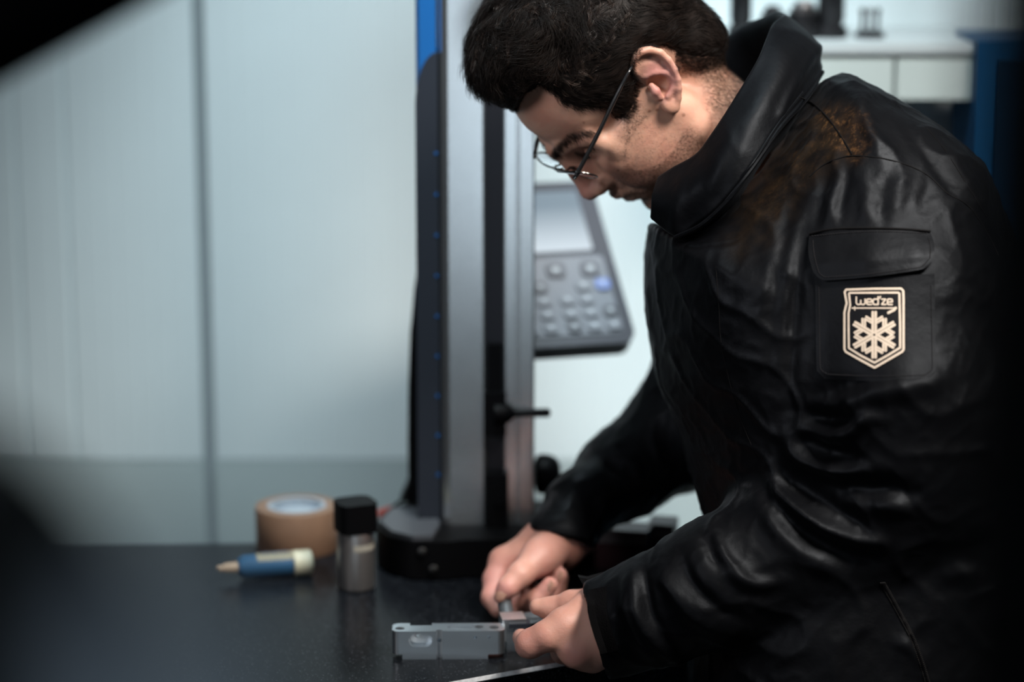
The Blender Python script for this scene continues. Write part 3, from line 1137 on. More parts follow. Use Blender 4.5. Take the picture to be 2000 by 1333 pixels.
# ================================================================ GLASSES (worn, but a thing of their own)
glasses = tag(empty('glasses', head_to_world([100, 0, -5])),
              'thin metal-rimmed glasses with black temples, worn low on the nose', 'glasses')
M_RIM = mat('rim_metal', (0.30, 0.29, 0.28), 0.22, 1.0)
M_BLACKWIRE = mat('black_temple', (0.012, 0.012, 0.013), 0.3)
mlens, nt_, b_ = new_mat('clear_lens')
b_.inputs['Transmission Weight'].default_value = 1.0
b_.inputs['Roughness'].default_value = 0.0
b_.inputs['IOR'].default_value = 1.03
b_.inputs['Base Color'].default_value = (0.93, 0.93, 0.97, 1)
TILT = math.radians(21)
ln_n = np.array([math.cos(TILT), 0, -math.sin(TILT)])
ln_u = np.array([math.sin(TILT), 0, math.cos(TILT)])
lctr = np.array(can(1127, 342, 31.5))
hinge = lctr + np.array([-2.0, 25, 0]) + ln_u * 12


def lens_pts(s, n=36, scale=1.0, off=0.0):
    ctr = np.array([lctr[0], s * 31.5, lctr[2]])
    out = []
    for i in range(n):
        a = 2 * math.pi * i / n
        x = 26.0 * scale * math.copysign(abs(math.cos(a)) ** 0.8, math.cos(a))
        y = 16.5 * scale * math.copysign(abs(math.sin(a)) ** 0.8, math.sin(a))
        out.append(ctr + np.array([0, x, 0]) + ln_u * y + ln_n * (off - 0.0030 * x * x - s * x * 0.16))
    return out


for s in (1, -1):
    L_ = lens_pts(s)
    bm = bmesh.new()
    loop = [Vector(q) for q in head_to_world(L_)]
    tube(bm, loop + loop[:2], 0.0009, 8, False)
    bm_obj('rim', bm, M_RIM, glasses, True)
    bm = bmesh.new()
    for off in (0.0,):
        rings = [[bm.verts.new(q) for q in head_to_world(lens_pts(s, 36, sc, 0.6 - 0.6 * sc))] for sc in (1.0, 0.66, 0.33)]
        for a, b in zip(rings[:-1], rings[1:]):
            for j in range(36):
                bm.faces.new((a[j], a[(j + 1) % 36], b[(j + 1) % 36], b[j]))
        bm.faces.new(rings[-1])
    bmesh.ops.solidify(bm, geom=bm.faces[:], thickness=0.0014)
    bm_obj('lens', bm, mlens, glasses, True)
    out_top = np.array([hinge[0], s * 59.0, hinge[2] + 1])
    e1 = np.array(can(1222, 152, 87))
    e2 = np.array(can(1241, 126, 79))
    e3 = np.array(can(1276, 112, 72))
    for q in (e1, e2, e3): q[1] *= s
    path = catmull([out_top, out_top * 0.55 + e1 * 0.45 + np.array([0, s * 1.5, 0]), e1, e2, e3], 6)
    bm = bmesh.new()
    nn = len(path)
    tube(bm, head_to_world(path), [(0.0019 if i < nn * 0.36 else 0.0019 - 0.0009 * min(1, (i / nn - 0.36) * 4)) for i in range(nn)], 8)
    bm_obj('temple', bm, M_BLACKWIRE, glasses, True)
    bm = bmesh.new()
    tube(bm, head_to_world([out_top + (0, 0, 0), out_top + (3, -s * 3, -1)]), 0.0017, 8)
    tube(bm, head_to_world([out_top * 0.9 + path[4] * 0.1, out_top * 0.86 + path[4] * 0.14]), 0.0023, 8)
    bm_obj('hinge', bm, M_RIM, glasses, True)
    bm = bmesh.new()
    pad = np.array([lctr[0] - 3, s * 12, lctr[2] + 2])
    tube(bm, head_to_world([pad + (5, s * 1, 2), pad + (0, 0, 0), pad + (-2, -s * 1, -4)]), [0.0006, 0.0014, 0.0018], 8)
    bm_obj('nose_pad', bm, M_RIM, glasses, True)
bm = bmesh.new()
bc = np.array([lctr[0], 0, lctr[2]]) + ln_u * 4
tube(bm, head_to_world(catmull([bc + (0, 9, 3), bc + (4, 4, 5), bc + (4, -4, 5), bc + (0, -9, 3)], 5)), 0.0009, 8)
bm_obj('bridge', bm, M_RIM, glasses, True)
# ================================================================ JACKET
def cp(px, py, d):
    return np.array([(px - 1000) / FOC * d, -(py - 666.5) / FOC * d, d])


def c2w(V):
    V = np.asarray(V)
    return CAM + V[:, :1] * CR + V[:, 1:2] * CU + V[:, 2:3] * CF


def jacket_material():
    m, nt, b = new_mat('black_nylon')
    N, L = nt.nodes, nt.links
    tc = N.new('ShaderNodeTexCoord')

    def noise(scale, det=4, rough=0.55):
        n = N.new('ShaderNodeTexNoise')
        n.inputs['Scale'].default_value = scale
        n.inputs['Detail'].default_value = det
        n.inputs['Roughness'].default_value = rough
        L.new(tc.outputs['Object'], n.inputs['Vector'])
        return n.outputs['Fac']

    def ramp(src, lo, hi, a=0.0, c=1.0):
        r = N.new('ShaderNodeMapRange')
        r.inputs['From Min'].default_value = lo
        r.inputs['From Max'].default_value = hi
        r.inputs['To Min'].default_value = a
        r.inputs['To Max'].default_value = c
        L.new(src, r.inputs['Value'])
        return r.outputs['Result']

    def mul(a, c):
        x = N.new('ShaderNodeMath')
        x.operation = 'MULTIPLY'
        L.new(a, x.inputs[0])
        if hasattr(c, 'node'): L.new(c, x.inputs[1])
        else: x.inputs[1].default_value = c
        return x.outputs[0]

    def mix(fac, A, B):
        x = N.new('ShaderNodeMix')
        x.data_type = 'RGBA'
        L.new(fac, x.inputs['Factor'])
        for k, v in (('A', A), ('B', B)):
            if hasattr(v, 'node'): L.new(v, x.inputs[k])
            else: x.inputs[k].default_value = (*v, 1)
        return x.outputs['Result']
    at = N.new('ShaderNodeAttribute')
    at.attribute_name = 'stain'
    at2 = N.new('ShaderNodeAttribute')
    at2.attribute_name = 'dust'
    base = mix(ramp(noise(14, 3), 0.35, 0.7), (0.0011, 0.0012, 0.0017), (0.0021, 0.0022, 0.0028))
    speck = ramp(noise(160, 6, 0.7), 0.50, 0.66)
    soft = ramp(noise(45, 3), 0.38, 0.62, 0.25, 1)
    base = mix(mul(mul(at2.outputs['Fac'], soft), 0.8), base, (0.013, 0.0085, 0.005))
    base = mix(mul(mul(at.outputs['Fac'], soft), ramp(speck, 0, 1, 0.10, 0.75)), base, (0.15, 0.072, 0.026))
    L.new(base, b.inputs['Base Color'])
    L.new(ramp(noise(25, 4), 0.3, 0.7, 0.46, 0.58), b.inputs['Roughness'])
    b.inputs['Specular IOR Level'].default_value = 0.12
    b.inputs['Specular Tint'].default_value = (0.82, 0.90, 1.0, 1)
    b.inputs['Sheen Weight'].default_value = 0.015
    b.inputs['Sheen Tint'].default_value = (0.75, 0.85, 1.0, 1)
    b.inputs['Sheen Roughness'].default_value = 0.35
    wv = N.new('ShaderNodeTexNoise')
    wv.inputs['Scale'].default_value = 1500
    wv.inputs['Detail'].default_value = 1
    L.new(tc.outputs['Object'], wv.inputs['Vector'])
    b1 = N.new('ShaderNodeBump')
    b1.inputs['Strength'].default_value = 0.10
    b1.inputs['Distance'].default_value = 0.0004
    L.new(wv.outputs['Fac'], b1.inputs['Height'])
    b2 = N.new('ShaderNodeBump')
    b2.inputs['Strength'].default_value = 0.30
    b2.inputs['Distance'].default_value = 0.0035
    L.new(noise(38, 4, 0.55), b2.inputs['Height'])
    L.new(b1.outputs['Normal'], b2.inputs['Normal'])
    L.new(b2.outputs['Normal'], b.inputs['Normal'])
    return m


M_JACKET = jacket_material()
M_TRIM = mat('jacket_trim', (0.003, 0.003, 0.0035), 0.7, spec=0.08, bump=0.3, bscale=400)
JH = 0.0027
fj = Field((-0.01, -0.42, 1.84), (0.56, 0.275, 2.56), JH, big=0.08)
# torso: rounded volume with the outline of the coat in profile
TORSO = [(1268, 440), (1262, 500), (1263, 570), (1270, 660), (1292, 750), (1336, 850), (1362, 950), (1384, 1035), (1374, 1120), (1352, 1190), (1346, 1300),
         (1350, 1400), (1390, 1540), (2140, 1540), (2110, 1300), (2085, 1000), (2050, 750), (2008, 560), (1958, 440), (1910, 322), (1835, 262),
         (1765, 217), (1700, 182), (1640, 152), (1596, 168), (1540, 240), (1450, 340), (1370, 410), (1310, 440)]
gx, gy, gz = fj.grid((slice(None), slice(None), slice(None)))
DZ = 2.195
PX = 1000 + FOC * gx[:, :, 0] / DZ + 0 * gy[:, :, 0]
PY = 666.5 - FOC * gy[:, :, 0] / DZ + 0 * gx[:, :, 0]
di = -poly_sd(PX, PY, TORSO) * DZ / FOC
Rr, Wd = 0.105, 0.185
q = np.maximum(1 - di / Rr, 0)
tor = (np.sqrt(q[:, :, None] ** 2 + ((gz - DZ) / Wd) ** 2) - 1) * Rr
fj.F = np.minimum(fj.F, tor.astype(np.float32))
del tor
px2m = lambda r, d: r / FOC * d
near = [(1740, 452, 2.105, 172), (1745, 600, 2.065, 180), (1758, 780, 2.045, 184), (1765, 915, 2.050, 172), (1690, 1000, 2.060, 152), (1560, 1062, 2.070, 138),
        (1400, 1138, 2.060, 117), (1285, 1187, 2.075, 98), (1180, 1230, 2.090, 84), (1130, 1252, 2.100, 82)]
cut_p = cp(1176, 1228, 2.09)
cut_n = np.array([-0.955, -0.25, 0.05])
cut_n /= np.linalg.norm(cut_n)
for i in range(len(near) - 1):
    a, b = near[i], near[i + 1]
    fj.cone(cp(*a[:3]), cp(*b[:3]), px2m(a[3], a[2]), px2m(b[3], b[2]), 0.03 if i < 3 else 0.018, plane=(cut_p, cut_n))
fj.cone(cp(1110, 1262, 2.1), cp(1250, 1200, 2.08), px2m(76, 2.1), px2m(78, 2.1), 0.003, 'cut')
far = [(1560, 430, 2.33, 150), (1450, 640, 2.37, 138), (1345, 838, 2.39, 112), (1222, 925, 2.36, 84), (1140, 985, 2.315, 62), (1098, 1050, 2.285, 53), (1080, 1082, 2.275, 52)]
cut_p2 = cp(1096, 1043, 2.29)
cut_n2 = np.array([-0.24, -0.95, -0.18])
cut_n2 /= np.linalg.norm(cut_n2)
for i in range(len(far) - 1):
    a, b = far[i], far[i + 1]
    fj.cone(cp(*a[:3]), cp(*b[:3]), px2m(a[3], a[2]), px2m(b[3], b[2]), 0.02, plane=(cut_p2, cut_n2))
fj.cone(cp(1128, 990, 2.31), cp(1096, 1052, 2.285), px2m(58, 2.3), px2m(61, 2.29), 0.004, plane=(cut_p2, cut_n2))
fj.cone(cp(1075, 1092, 2.27), cp(1120, 1010, 2.30), px2m(47, 2.29), px2m(48, 2.3), 0.003, 'cut')
# neck opening
fj.cone(cp(1440, 330, 2.185), cp(1385, 215, 2.185), 0.052, 0.085, 0.015, 'cut')
JV, JQ = fj.mesh(2)
del fj
JN = vnormals(JV, JQ)
JW = c2w(JV)
jp = project(JW)

# folds: (height mm, half-width px, path)
FOLDS = [
    (9, 13, [(1500, 912), (1520, 958), (1560, 998), (1620, 1034), (1680, 1054), (1724, 1060)]),
    (-9, 22, [(1530, 930), (1580, 965), (1650, 1010), (1700, 1035)]),
    (-7, 24, [(1520, 1000), (1580, 1050), (1660, 1085), (1730, 1090)]),
    (8, 15, [(1535, 850), (1556, 888), (1600, 912), (1650, 922), (1712, 916)]),
    (-8, 20, [(1560, 850), (1610, 880), (1680, 895)]),
    (-8, 22, [(1580, 935), (1660, 955), (1760, 960), (1790, 985)]),
    (8, 26, [(1640, 800), (1680, 775), (1740, 762), (1810, 748), (1840, 720)]),
    (-11, 20, [(1560, 806), (1610, 822), (1660, 815)]),
    (7, 14, [(1560, 840), (1620, 850), (1662, 842), (1690, 818), (1730, 820)]),
    (6, 18, [(1700, 990), (1740, 985), (1785, 990)]),
    (-5, 22, [(1570, 780), (1640, 762), (1700, 752)]),
    # forearm and cuff
    (-9, 12, [(1378, 1044), (1388, 1066), (1402, 1092), (1430, 1118)]),
    (8, 13, [(1392, 1040), (1402, 1075), (1432, 1120), (1470, 1140), (1525, 1136)]),
    (6, 12, [(1236, 1096), (1240, 1150), (1250, 1210), (1290, 1262), (1330, 1290)]),
    (-5, 11, [(1262, 1100), (1262, 1150), (1276, 1210), (1320, 1262)]),
    (5, 10, [(1225, 1120), (1225, 1190), (1250, 1250), (1300, 1300)]),
    (-5, 14, [(1330, 1080), (1345, 1130), (1390, 1180), (1460, 1215)]),
    (5, 14, [(1290, 1090), (1310, 1150), (1350, 1200), (1420, 1240)]),
    (5, 18, [(1470, 960), (1500, 1010), (1560, 1075), (1640, 1110)]),
    # shoulder gathers
    (-3.6, 13, [(1622, 335), (1606, 390), (1588, 450)]),
    (3.0, 12, [(1645, 325), (1625, 395), (1612, 445)]),
    (-3.0, 11, [(1662, 315), (1648, 380), (1640, 430)]),
    (2.7, 15, [(1690, 322), (1690, 400), (1700, 440)]),
    (-2.4, 12, [(1735, 330), (1722, 390), (1718, 440)]),
    (2.4, 14, [(1770, 338), (1752, 390), (1745, 440)]),
    (-2.1, 14, [(1812, 355), (1800, 420)]),
    (-3.0, 14, [(1560, 370), (1530, 470), (1510, 600), (1500, 760)]),
    (-4.2, 13, [(1575, 420), (1560, 520), (1548, 640), (1540, 800)]),
    # front panel below the collar
    (1.1, 16, [(1545, 215), (1512, 262), (1490, 330)]),
    (-0.9, 11, [(1520, 240), (1490, 300), (1470, 370)]),
    (0.9, 20, [(1590, 250), (1560, 290), (1535, 335)]),
    (-0.9, 12, [(1612, 240), (1600, 260), (1585, 285)]),
    (0.9, 16, [(1500, 345), (1475, 420), (1462, 520)]),
    (-0.9, 14, [(1455, 400), (1440, 500), (1425, 640)]),
    (0.7, 14, [(1420, 430), (1400, 540), (1395, 640)]),
    (0.7, 16, [(1500, 470), (1490, 600), (1500, 740)]),
    (-0.7, 16, [(1330, 500), (1330, 620), (1350, 740)]),
    # back of the shoulder
    (3, 14, [(1795, 235), (1850, 300), (1895, 370), (1930, 440)]),
    (-3, 12, [(1775, 260), (1830, 330), (1870, 390)]),
    (2.5, 10, [(1740, 300), (1700, 260), (1690, 230)]),
    # rear hem and side
    (6, 20, [(1880, 1030), (1920, 1020), (1945, 1035)]),
    (5, 26, [(1915, 905), (1930, 850), (1940, 800)]),
    (5, 20, [(1835, 1130), (1870, 1120), (1905, 1130)]),
    (4, 14, [(1745, 1250), (1780, 1270), (1800, 1310)]),
    # far sleeve
    (5, 18, [(1190, 930), (1230, 955), (1290, 965)]),
    (-4, 14, [(1170, 900), (1220, 925), (1280, 930)]),
    (4, 14, [(1290, 700), (1310, 760), (1350, 800)]),
]
disp = np.zeros(len(JV))
face = (JN @ np.array([0, 0, -1.0])) > 0.05
for amp, wdt, pl in FOLDS:
    pl = catmull(pl, 5)
    lo, hi = pl.min(0) - 3 * wdt, pl.max(0) + 3 * wdt
    m = face & (jp[:, 0] > lo[0]) & (jp[:, 0] < hi[0]) & (jp[:, 1] > lo[1]) & (jp[:, 1] < hi[1])
    ii = np.flatnonzero(m)
    if not len(ii): continue
    d, t = line_d(jp[ii, 0], jp[ii, 1], pl)
    prof = np.exp(-(d / wdt) ** 2) * np.sqrt(np.clip(np.sin(np.clip(t, 0.02, 0.98) * math.pi), 0, 1))
    disp[ii] += amp * 0.001 * prof
patch_zone = sstep(30, -20, poly_sd(jp[:, 0], jp[:, 1], [(1580, 440), (1830, 440), (1830, 750), (1590, 750)])) * face
rid = np.clip(1 - np.abs(wave_noise(JV, 70, 43, 2)) * 2.2, 0, 1) ** 2
rid2 = np.clip(1 - np.abs(wave_noise(JV, 150, 44, 2)) * 2.2, 0, 1) ** 2
disp += (rid * 0.0022 + rid2 * 0.0008 + wave_noise(JV, 16, 42, 2) * 0.0025) * (1 - 0.75 * patch_zone)
JV = JV + JN * disp[:, None]
JV = lap(JV, JQ, 0.3)
JW = c2w(JV)
jacket = mesh_np('jacket', JW, JQ, M_JACKET, person)
# dirt that is really on the cloth: rust-coloured dust on the shoulder, brown rub-off on the front
jx, jy = jp[:, 0], jp[:, 1]
st = sstep(34, -14, poly_sd(jx, jy, [(1618, 225), (1650, 225), (1672, 240), (1684, 275), (1672, 300), (1640, 285), (1622, 260)]))
st2 = sstep(40, -15, poly_sd(jx, jy, [(1590, 260), (1650, 285), (1640, 310), (1580, 330), (1530, 380), (1500, 420), (1480, 410), (1520, 330)])) * 0.12
dust = sstep(60, -30, poly_sd(jx, jy, [(1560, 215), (1640, 230), (1650, 300), (1560, 350), (1500, 460), (1450, 480), (1470, 380), (1520, 280)]))
attr(jacket, 'stain', np.maximum(st, st2) * face)
attr(jacket, 'dust', dust * face)
JBVH = BVHTree.FromPolygons([tuple(v) for v in JW.tolist()], [tuple(f) for f in JQ.tolist()])
CAMV = Vector(CAM)


def drape(px, py, off=0.0, guess=2.0):
    d = Vector(P(px, py, 1.0)) - CAMV
    d.normalize()
    h = JBVH.ray_cast(CAMV, d)
    if h[0] is None:
        return Vector(P(px, py, guess)), -d
    n = h[1] if h[1].dot(d) < 0 else -h[1]
    return h[0] - d * off, n


def drape_grid(rows, off, bulge=None):
    out = []
    for i, r in enumerate(rows):
        o_ = []
        for j, (x, y) in enumerate(r):
            o_.append(drape(x, y, off + (bulge(i / (len(rows) - 1), j / (len(r) - 1)) if bulge else 0))[0])
        out.append(o_)
    return out


def smooth_rows(G, it=2):
    for _ in range(it):
        H = [r[:] for r in G]
        for i in range(len(G)):
            for j in range(len(G[0])):
                a = [G[x][y] for x, y in ((i - 1, j), (i + 1, j), (i, j - 1), (i, j + 1)) if 0 <= x < len(G) and 0 <= y < len(G[0])]
                s_ = Vector((0, 0, 0))
                for v in a: s_ += v
                # keep the outline in place: move along the viewing ray only
                d = (G[i][j] - CAMV).normalized()
                H[i][j] = G[i][j] + d * (0.5 * ((s_ / len(a)) - G[i][j]).dot(d))
        G = H
    return G


def sheet(name, G, material, parent, thick=0.002, smooth=True):
    bm = bmesh.new()
    nr, nc = len(G), len(G[0])
    top = [[bm.verts.new(v) for v in r] for r in G]
    bot = [[bm.verts.new(v + (v - CAMV).normalized() * thick) for v in r] for r in G]
    for i in range(nr - 1):
        for j in range(nc - 1):
            bm.faces.new((top[i][j], top[i + 1][j], top[i + 1][j + 1], top[i][j + 1]))
            bm.faces.new((bot[i][j], bot[i][j + 1], bot[i + 1][j + 1], bot[i + 1][j]))
    for i in range(nr - 1):
        for j in (0, nc - 1):
            bm.faces.new((top[i][j], bot[i][j], bot[i + 1][j], top[i + 1][j]))
    for j in range(nc - 1):
        for i in (0, nr - 1):
            bm.faces.new((top[i][j], top[i][j + 1], bot[i][j + 1], bot[i][j]))
    return bm_obj(name, bm, material, parent, smooth)


def seam(name, pts, r=0.0007, off=0.0, material=None, parent=None):
    p = catmull(pts, 8)
    L_ = [drape(x, y, off)[0] for x, y in p]
    for _ in range(2):
        L_ = [L_[0]] + [(a + b * 2 + c) / 4 for a, b, c in zip(L_[:-2], L_[1:-1], L_[2:])] + [L_[-1]]
    bm = bmesh.new()
    tube(bm, L_, r, 6)
    return bm_obj(name, bm, material or M_TRIM, parent or jacket, True)


seam('shoulder_seam', [(1562, 190), (1590, 204), (1618, 232), (1645, 270), (1664, 302)])
seam('armhole_seam', [(1582, 345), (1605, 325), (1635, 311), (1665, 305), (1720, 309), (1775, 324), (1815, 345), (1850, 378), (1890, 402), (1925, 450), (1950, 500)])
seam('front_seam', [(1398, 520), (1404, 600), (1410, 680), (1440, 800), (1480, 900)], 0.0004)
seam('back_seam', [(1812, 252), (1850, 300), (1895, 372), (1928, 425)], 0.0005)
# zipper on the side
zp = catmull([(1724, 1140), (1752, 1190), (1785, 1255), (1812, 1335), (1822, 1380)], 24)
bm = bmesh.new()
zz = [drape(x, y, 0.0005)[0] for x, y in zp]
tube(bm, zz, 0.0012, 6)
for i in range(len(zz) - 1):
    tube(bm, [zz[i] + Vector((-0.0022, 0, 0)), zz[i] + Vector((0.0022, 0, 0.0004))], 0.0007, 5)
bm_obj('zipper', bm, mat('zipper_black', (0.002, 0.002, 0.0025), 0.5, spec=0.06), jacket, True)

# sleeve pocket, flap, badge
prow = []
for v in np.linspace(0, 1, 14):
    y = 535 + (741 - 535) * v
    ins = 16 * max(0, (v - 0.90) / 0.10) ** 2
    prow.append([(1592 + 3 * v + ins + (1822 - 1592 + 3 - 2 * ins) * u, y + 4 * math.sin(u * 3.1)) for u in np.linspace(0, 1, 18)])
pocketG = smooth_rows(drape_grid(prow, 0.0018, lambda i, j: 0.0016 * math.sin(i * math.pi) * math.sin(j * math.pi)), 3)
pocket = sheet('sleeve_pocket', pocketG, M_JACKET, jacket, 0.004)
frow = []
for v in np.linspace(0, 1, 14):
    r = []
    for u in np.linspace(0, 1, 26):
        top = 457 - 9 * math.sin(u * math.pi) * 0.9 - 4 * u
        bot = 549 - 26 * u ** 1.6 - 16 * max(0, 1 - u / 0.10) ** 2 - 16 * max(0, (u - 0.9) / 0.1) ** 2
        bow = 6 * math.sin(v * math.pi) * (u - 0.5) * 2
        r.append((1581 + 8 * v + (1816 - 1581 - 2 * v) * u + bow, top + (bot - top) * v))
    frow.append(r)


def flap_bulge(i, j):
    rim = 0.0012 if (i > 0.72 or j < 0.10 or j > 0.91) else 0.0
    return 0.0012 + 0.0050 * i ** 1.3 + 0.0022 * math.sin(i * math.pi) - rim + 0.0012 * math.sin(j * 15 + 0.6) * (i if i < 0.7 else 0.4)


flapG = smooth_rows(drape_grid(frow, 0.002, flap_bulge), 1)
flap = sheet('pocket_flap', flapG, M_JACKET, jacket, 0.0035)


def on_grid(G, i, j):
    i = min(max(i, 0), 1) * (len(G) - 1)
    j = min(max(j, 0), 1) * (len(G[0]) - 1)
    a, b = min(int(i), len(G) - 2), min(int(j), len(G[0]) - 2)
    u, v = i - a, j - b
    return G[a][b] * (1 - u) * (1 - v) + G[a + 1][b] * u * (1 - v) + G[a][b + 1] * (1 - u) * v + G[a + 1][b + 1] * u * v


M_STITCH = mat('stitch_dusty', (0.016, 0.016, 0.018), 0.8, spec=0.1)


def stitching(name, G, path, n=46):
    p = np.array(path, float)
    bm = bmesh.new()
    L_ = []
    for a, b in zip(p[:-1], p[1:]):
        m = max(3, int(n * np.linalg.norm(b - a)))
        for k in range(m):
            q0, q1 = a + (b - a) * k / m, a + (b - a) * (k + 0.62) / m
            w0, w1 = on_grid(G, *q0), on_grid(G, *q1)
            w0, w1 = w0 + (CAMV - w0).normalized() * 0.0004, w1 + (CAMV - w1).normalized() * 0.0004
            tube(bm, [w0, w1], 0.00042, 5)
    tag(bm_obj(name, bm, M_STITCH, jacket, True), kind='stuff')


stitching('flap_stitching', flapG, [(0.16, 0.035), (0.86, 0.06), (0.93, 0.10), (0.94, 0.5), (0.93, 0.90), (0.80, 0.965), (0.16, 0.97)])
stitching('flap_stitching', flapG, [(0.06, 0.02), (0.06, 0.98)])
stitching('pocket_stitching', pocketG, [(0.1, 0.03), (0.90, 0.03), (0.95, 0.07), (0.955, 0.93), (0.9, 0.97), (0.1, 0.97)])
sl = [(1581, 457), (1625, 448), (1700, 446), (1770, 448), (1817, 452)]
seam('flap_seam', sl, 0.0011, 0.004)

# badge: dark shield with cream print, all draped on the pocket
PB = BVHTree.FromObject(pocket, bpy.context.evaluated_depsgraph_get())
M_CREAM = mat('cream_print', (0.52, 0.44, 0.355), 0.55, noise=0.08, nscale=500)
M_FIELD = mat('badge_field', (0.003, 0.0032, 0.005), 0.6, spec=0.12)


def fit_surface():
    """a smooth low-order surface through the pocket where the badge sits"""
    xs, ys = np.meshgrid(np.linspace(1640, 1775, 12), np.linspace(556, 728, 12))
    dd = []
    for x, y in zip(xs.ravel(), ys.ravel()):
        d = (Vector(P(x, y, 1.0)) - CAMV).normalized()
        h = PB.ray_cast(CAMV, d)
        q = h[0] if h[0] is not None else drape(x, y)[0]
        dd.append((np.array(q) - CAM) @ CF)
    u, v = (xs.ravel() - 1707) / 70, (ys.ravel() - 642) / 85
    A = np.stack([np.ones_like(u), u, v, u * u, u * v, v * v, u ** 3, v ** 3], 1)
    c, *_ = np.linalg.lstsq(A, np.array(dd), rcond=None)
    res = np.array(dd) - A @ c
    return c, float(res.min())


SC_, SMIN = fit_surface()


def badge_pt(x, y, off):
    u, v = (x - 1707) / 70, (y - 642) / 85
    d = float(np.array([1, u, v, u * u, u * v, v * v, u ** 3, v ** 3]) @ SC_)
    return Vector(P(x, y, d + SMIN - 0.0003 - off))


def zc(x, y): return (1600 + x / 6.6667, 540 + y / 6.6667)


bm = bmesh.new()
outer_sh = [zc(*q) for q in [(318, 200), (345, 160), (715, 148), (1070, 145), (1105, 180), (1112, 300), (1112, 640), (1112, 960), (1088, 992), (900, 1100),
                              (720, 1208), (540, 1110), (338, 996), (314, 955), (314, 640), (314, 470), (345, 350)]]
cx_, cy_ = 1707, 640
cen = bm.verts.new(badge_pt(cx_, cy_, 0.0))
rings = []
for sc in (0.25, 0.5, 0.75, 1.0):
    rings.append([bm.verts.new(badge_pt(cx_ + (x - cx_) * sc, cy_ + (y - cy_) * sc, 0.0)) for x, y in outer_sh])
n_ = len(outer_sh)
for j in range(n_):
    bm.faces.new((cen, rings[0][j], rings[0][(j + 1) % n_]))
for a, b in zip(rings[:-1], rings[1:]):
    for j in range(n_):
        bm.faces.new((a[j], b[j], b[(j + 1) % n_], a[(j + 1) % n_]))
skirt = [bm.verts.new(badge_pt(x, y, -0.002)) for x, y in outer_sh]
for j in range(n_):
    bm.faces.new((rings[-1][j], skirt[j], skirt[(j + 1) % n_], rings[-1][(j + 1) % n_]))
badge = bm_obj('sleeve_badge', bm, M_FIELD, jacket, False)
tag(badge, 'black shield badge with cream snowflake and lettering')
PRINT = bmesh.new()


def ribbon(pts, w, closed=False, off=0.00025, step=2.5, cap=True):
    pts = [np.array(p, float) for p in pts]
    if closed: pts = pts + [pts[0], pts[1]]
    fine = []
    for a, b in zip(pts[:-1], pts[1:]):
        n = max(1, int(np.linalg.norm(b - a) / step))
        fine += [a + (b - a) * i / n for i in range(n)]
    fine.append(pts[-1])
    if closed: fine = fine[:-max(1, int(np.linalg.norm(pts[-1] - pts[-2]) / step))]
    if cap and not closed:
        d0 = (fine[0] - fine[1]) / np.linalg.norm(fine[0] - fine[1])
        d1 = (fine[-1] - fine[-2]) / np.linalg.norm(fine[-1] - fine[-2])
        fine = [fine[0] + d0 * w * 0.3] + fine + [fine[-1] + d1 * w * 0.3]
    V = []
    for i, p in enumerate(fine):
        a = fine[i - 1] if (i > 0 or closed) else fine[i]
        b = fine[(i + 1) % len(fine)] if (i < len(fine) - 1 or closed) else fine[i]
        t = (b - a) / (np.linalg.norm(b - a) + 1e-9)
        nn = np.array([-t[1], t[0]])
        hw = w / 2
        if cap and not closed and i in (0, len(fine) - 1): hw *= 0.55
        V.append((PRINT.verts.new(badge_pt(*(p + nn * hw), off)), PRINT.verts.new(badge_pt(*(p - nn * hw), off))))
    for (a, b), (c, d) in zip(V[:-1], V[1:]):
        PRINT.faces.new((a, b, d, c))
    if closed:
        PRINT.faces.new((V[-1][0], V[-1][1], V[0][1], V[0][0]))


ribbon([zc(*q) for q in [(332, 205), (350, 174), (715, 162), (1066, 160), (1094, 188), (1098, 300), (1098, 640), (1098, 955), (1078, 982), (900, 1086), (720, 1190), (540, 1092), (348, 985), (328, 950), (328, 640), (328, 470), (358, 350)]], 4.3, True)
ribbon([zc(*q) for q in [(388, 225), (400, 216), (715, 214), (1030, 212), (1044, 225), (1046, 330), (1054, 640), (1054, 930), (900, 1025), (720, 1125), (540, 1032), (386, 935), (382, 640), (382, 480), (404, 370)]], 4.0, True)
e_ = [(618, 334), (684, 334), (684, 310), (672, 297), (632, 297), (620, 310), (620, 354), (632, 368), (684, 368)]
TXT = [[(483, 268), (483, 350), (500, 368), (525, 368), (541, 352), (541, 312)], [(541, 352), (556, 368), (580, 368), (598, 350), (598, 296)],
       e_, [(768, 264), (768, 368), (715, 368), (702, 355), (702, 310), (715, 297), (768, 297)], [(797, 262), (789, 288)],
       [(812, 298), (866, 298), (812, 367), (870, 367)], [(x + 268, y) for x, y in e_]]
for t in TXT: ribbon([zc(*q) for q in t], 3.0, step=1.2)
ribbon([zc(425, 414), zc(985, 414)], 2.6)
ribbon([zc(462, 396), zc(462, 440)], 2.4)
ribbon([zc(1000, 408), zc(975, 438), zc(895, 478)], 5.0)
fc = np.array(zc(716, 762))
for k in range(6):
    a = math.radians(90 + 60 * k)
    ax_ = np.array([math.cos(a), -math.sin(a)])
    sd_ = np.array([-ax_[1], ax_[0]])
    for s in (-1, 1):
        ribbon([fc + ax_ * 3 + sd_ * s * 2.9, fc + ax_ * 45 + sd_ * s * 2.9], 5.0)
        for rr in (23.5,):
            b = a + s * math.radians(60)
            bx = np.array([math.cos(b), -math.sin(b)])
            bs = np.array([-bx[1], bx[0]])
            for s2 in (-1, 1):
                ribbon([fc + ax_ * rr + bx * 5 + bs * s2 * 2.5, fc + ax_ * rr + bx * 20 + bs * s2 * 2.5], 4.3)
bmesh.ops.recalc_face_normals(PRINT, faces=PRINT.faces[:])
pm = bpy.data.meshes.new('badge_print')
PRINT.to_mesh(pm)
PRINT.free()
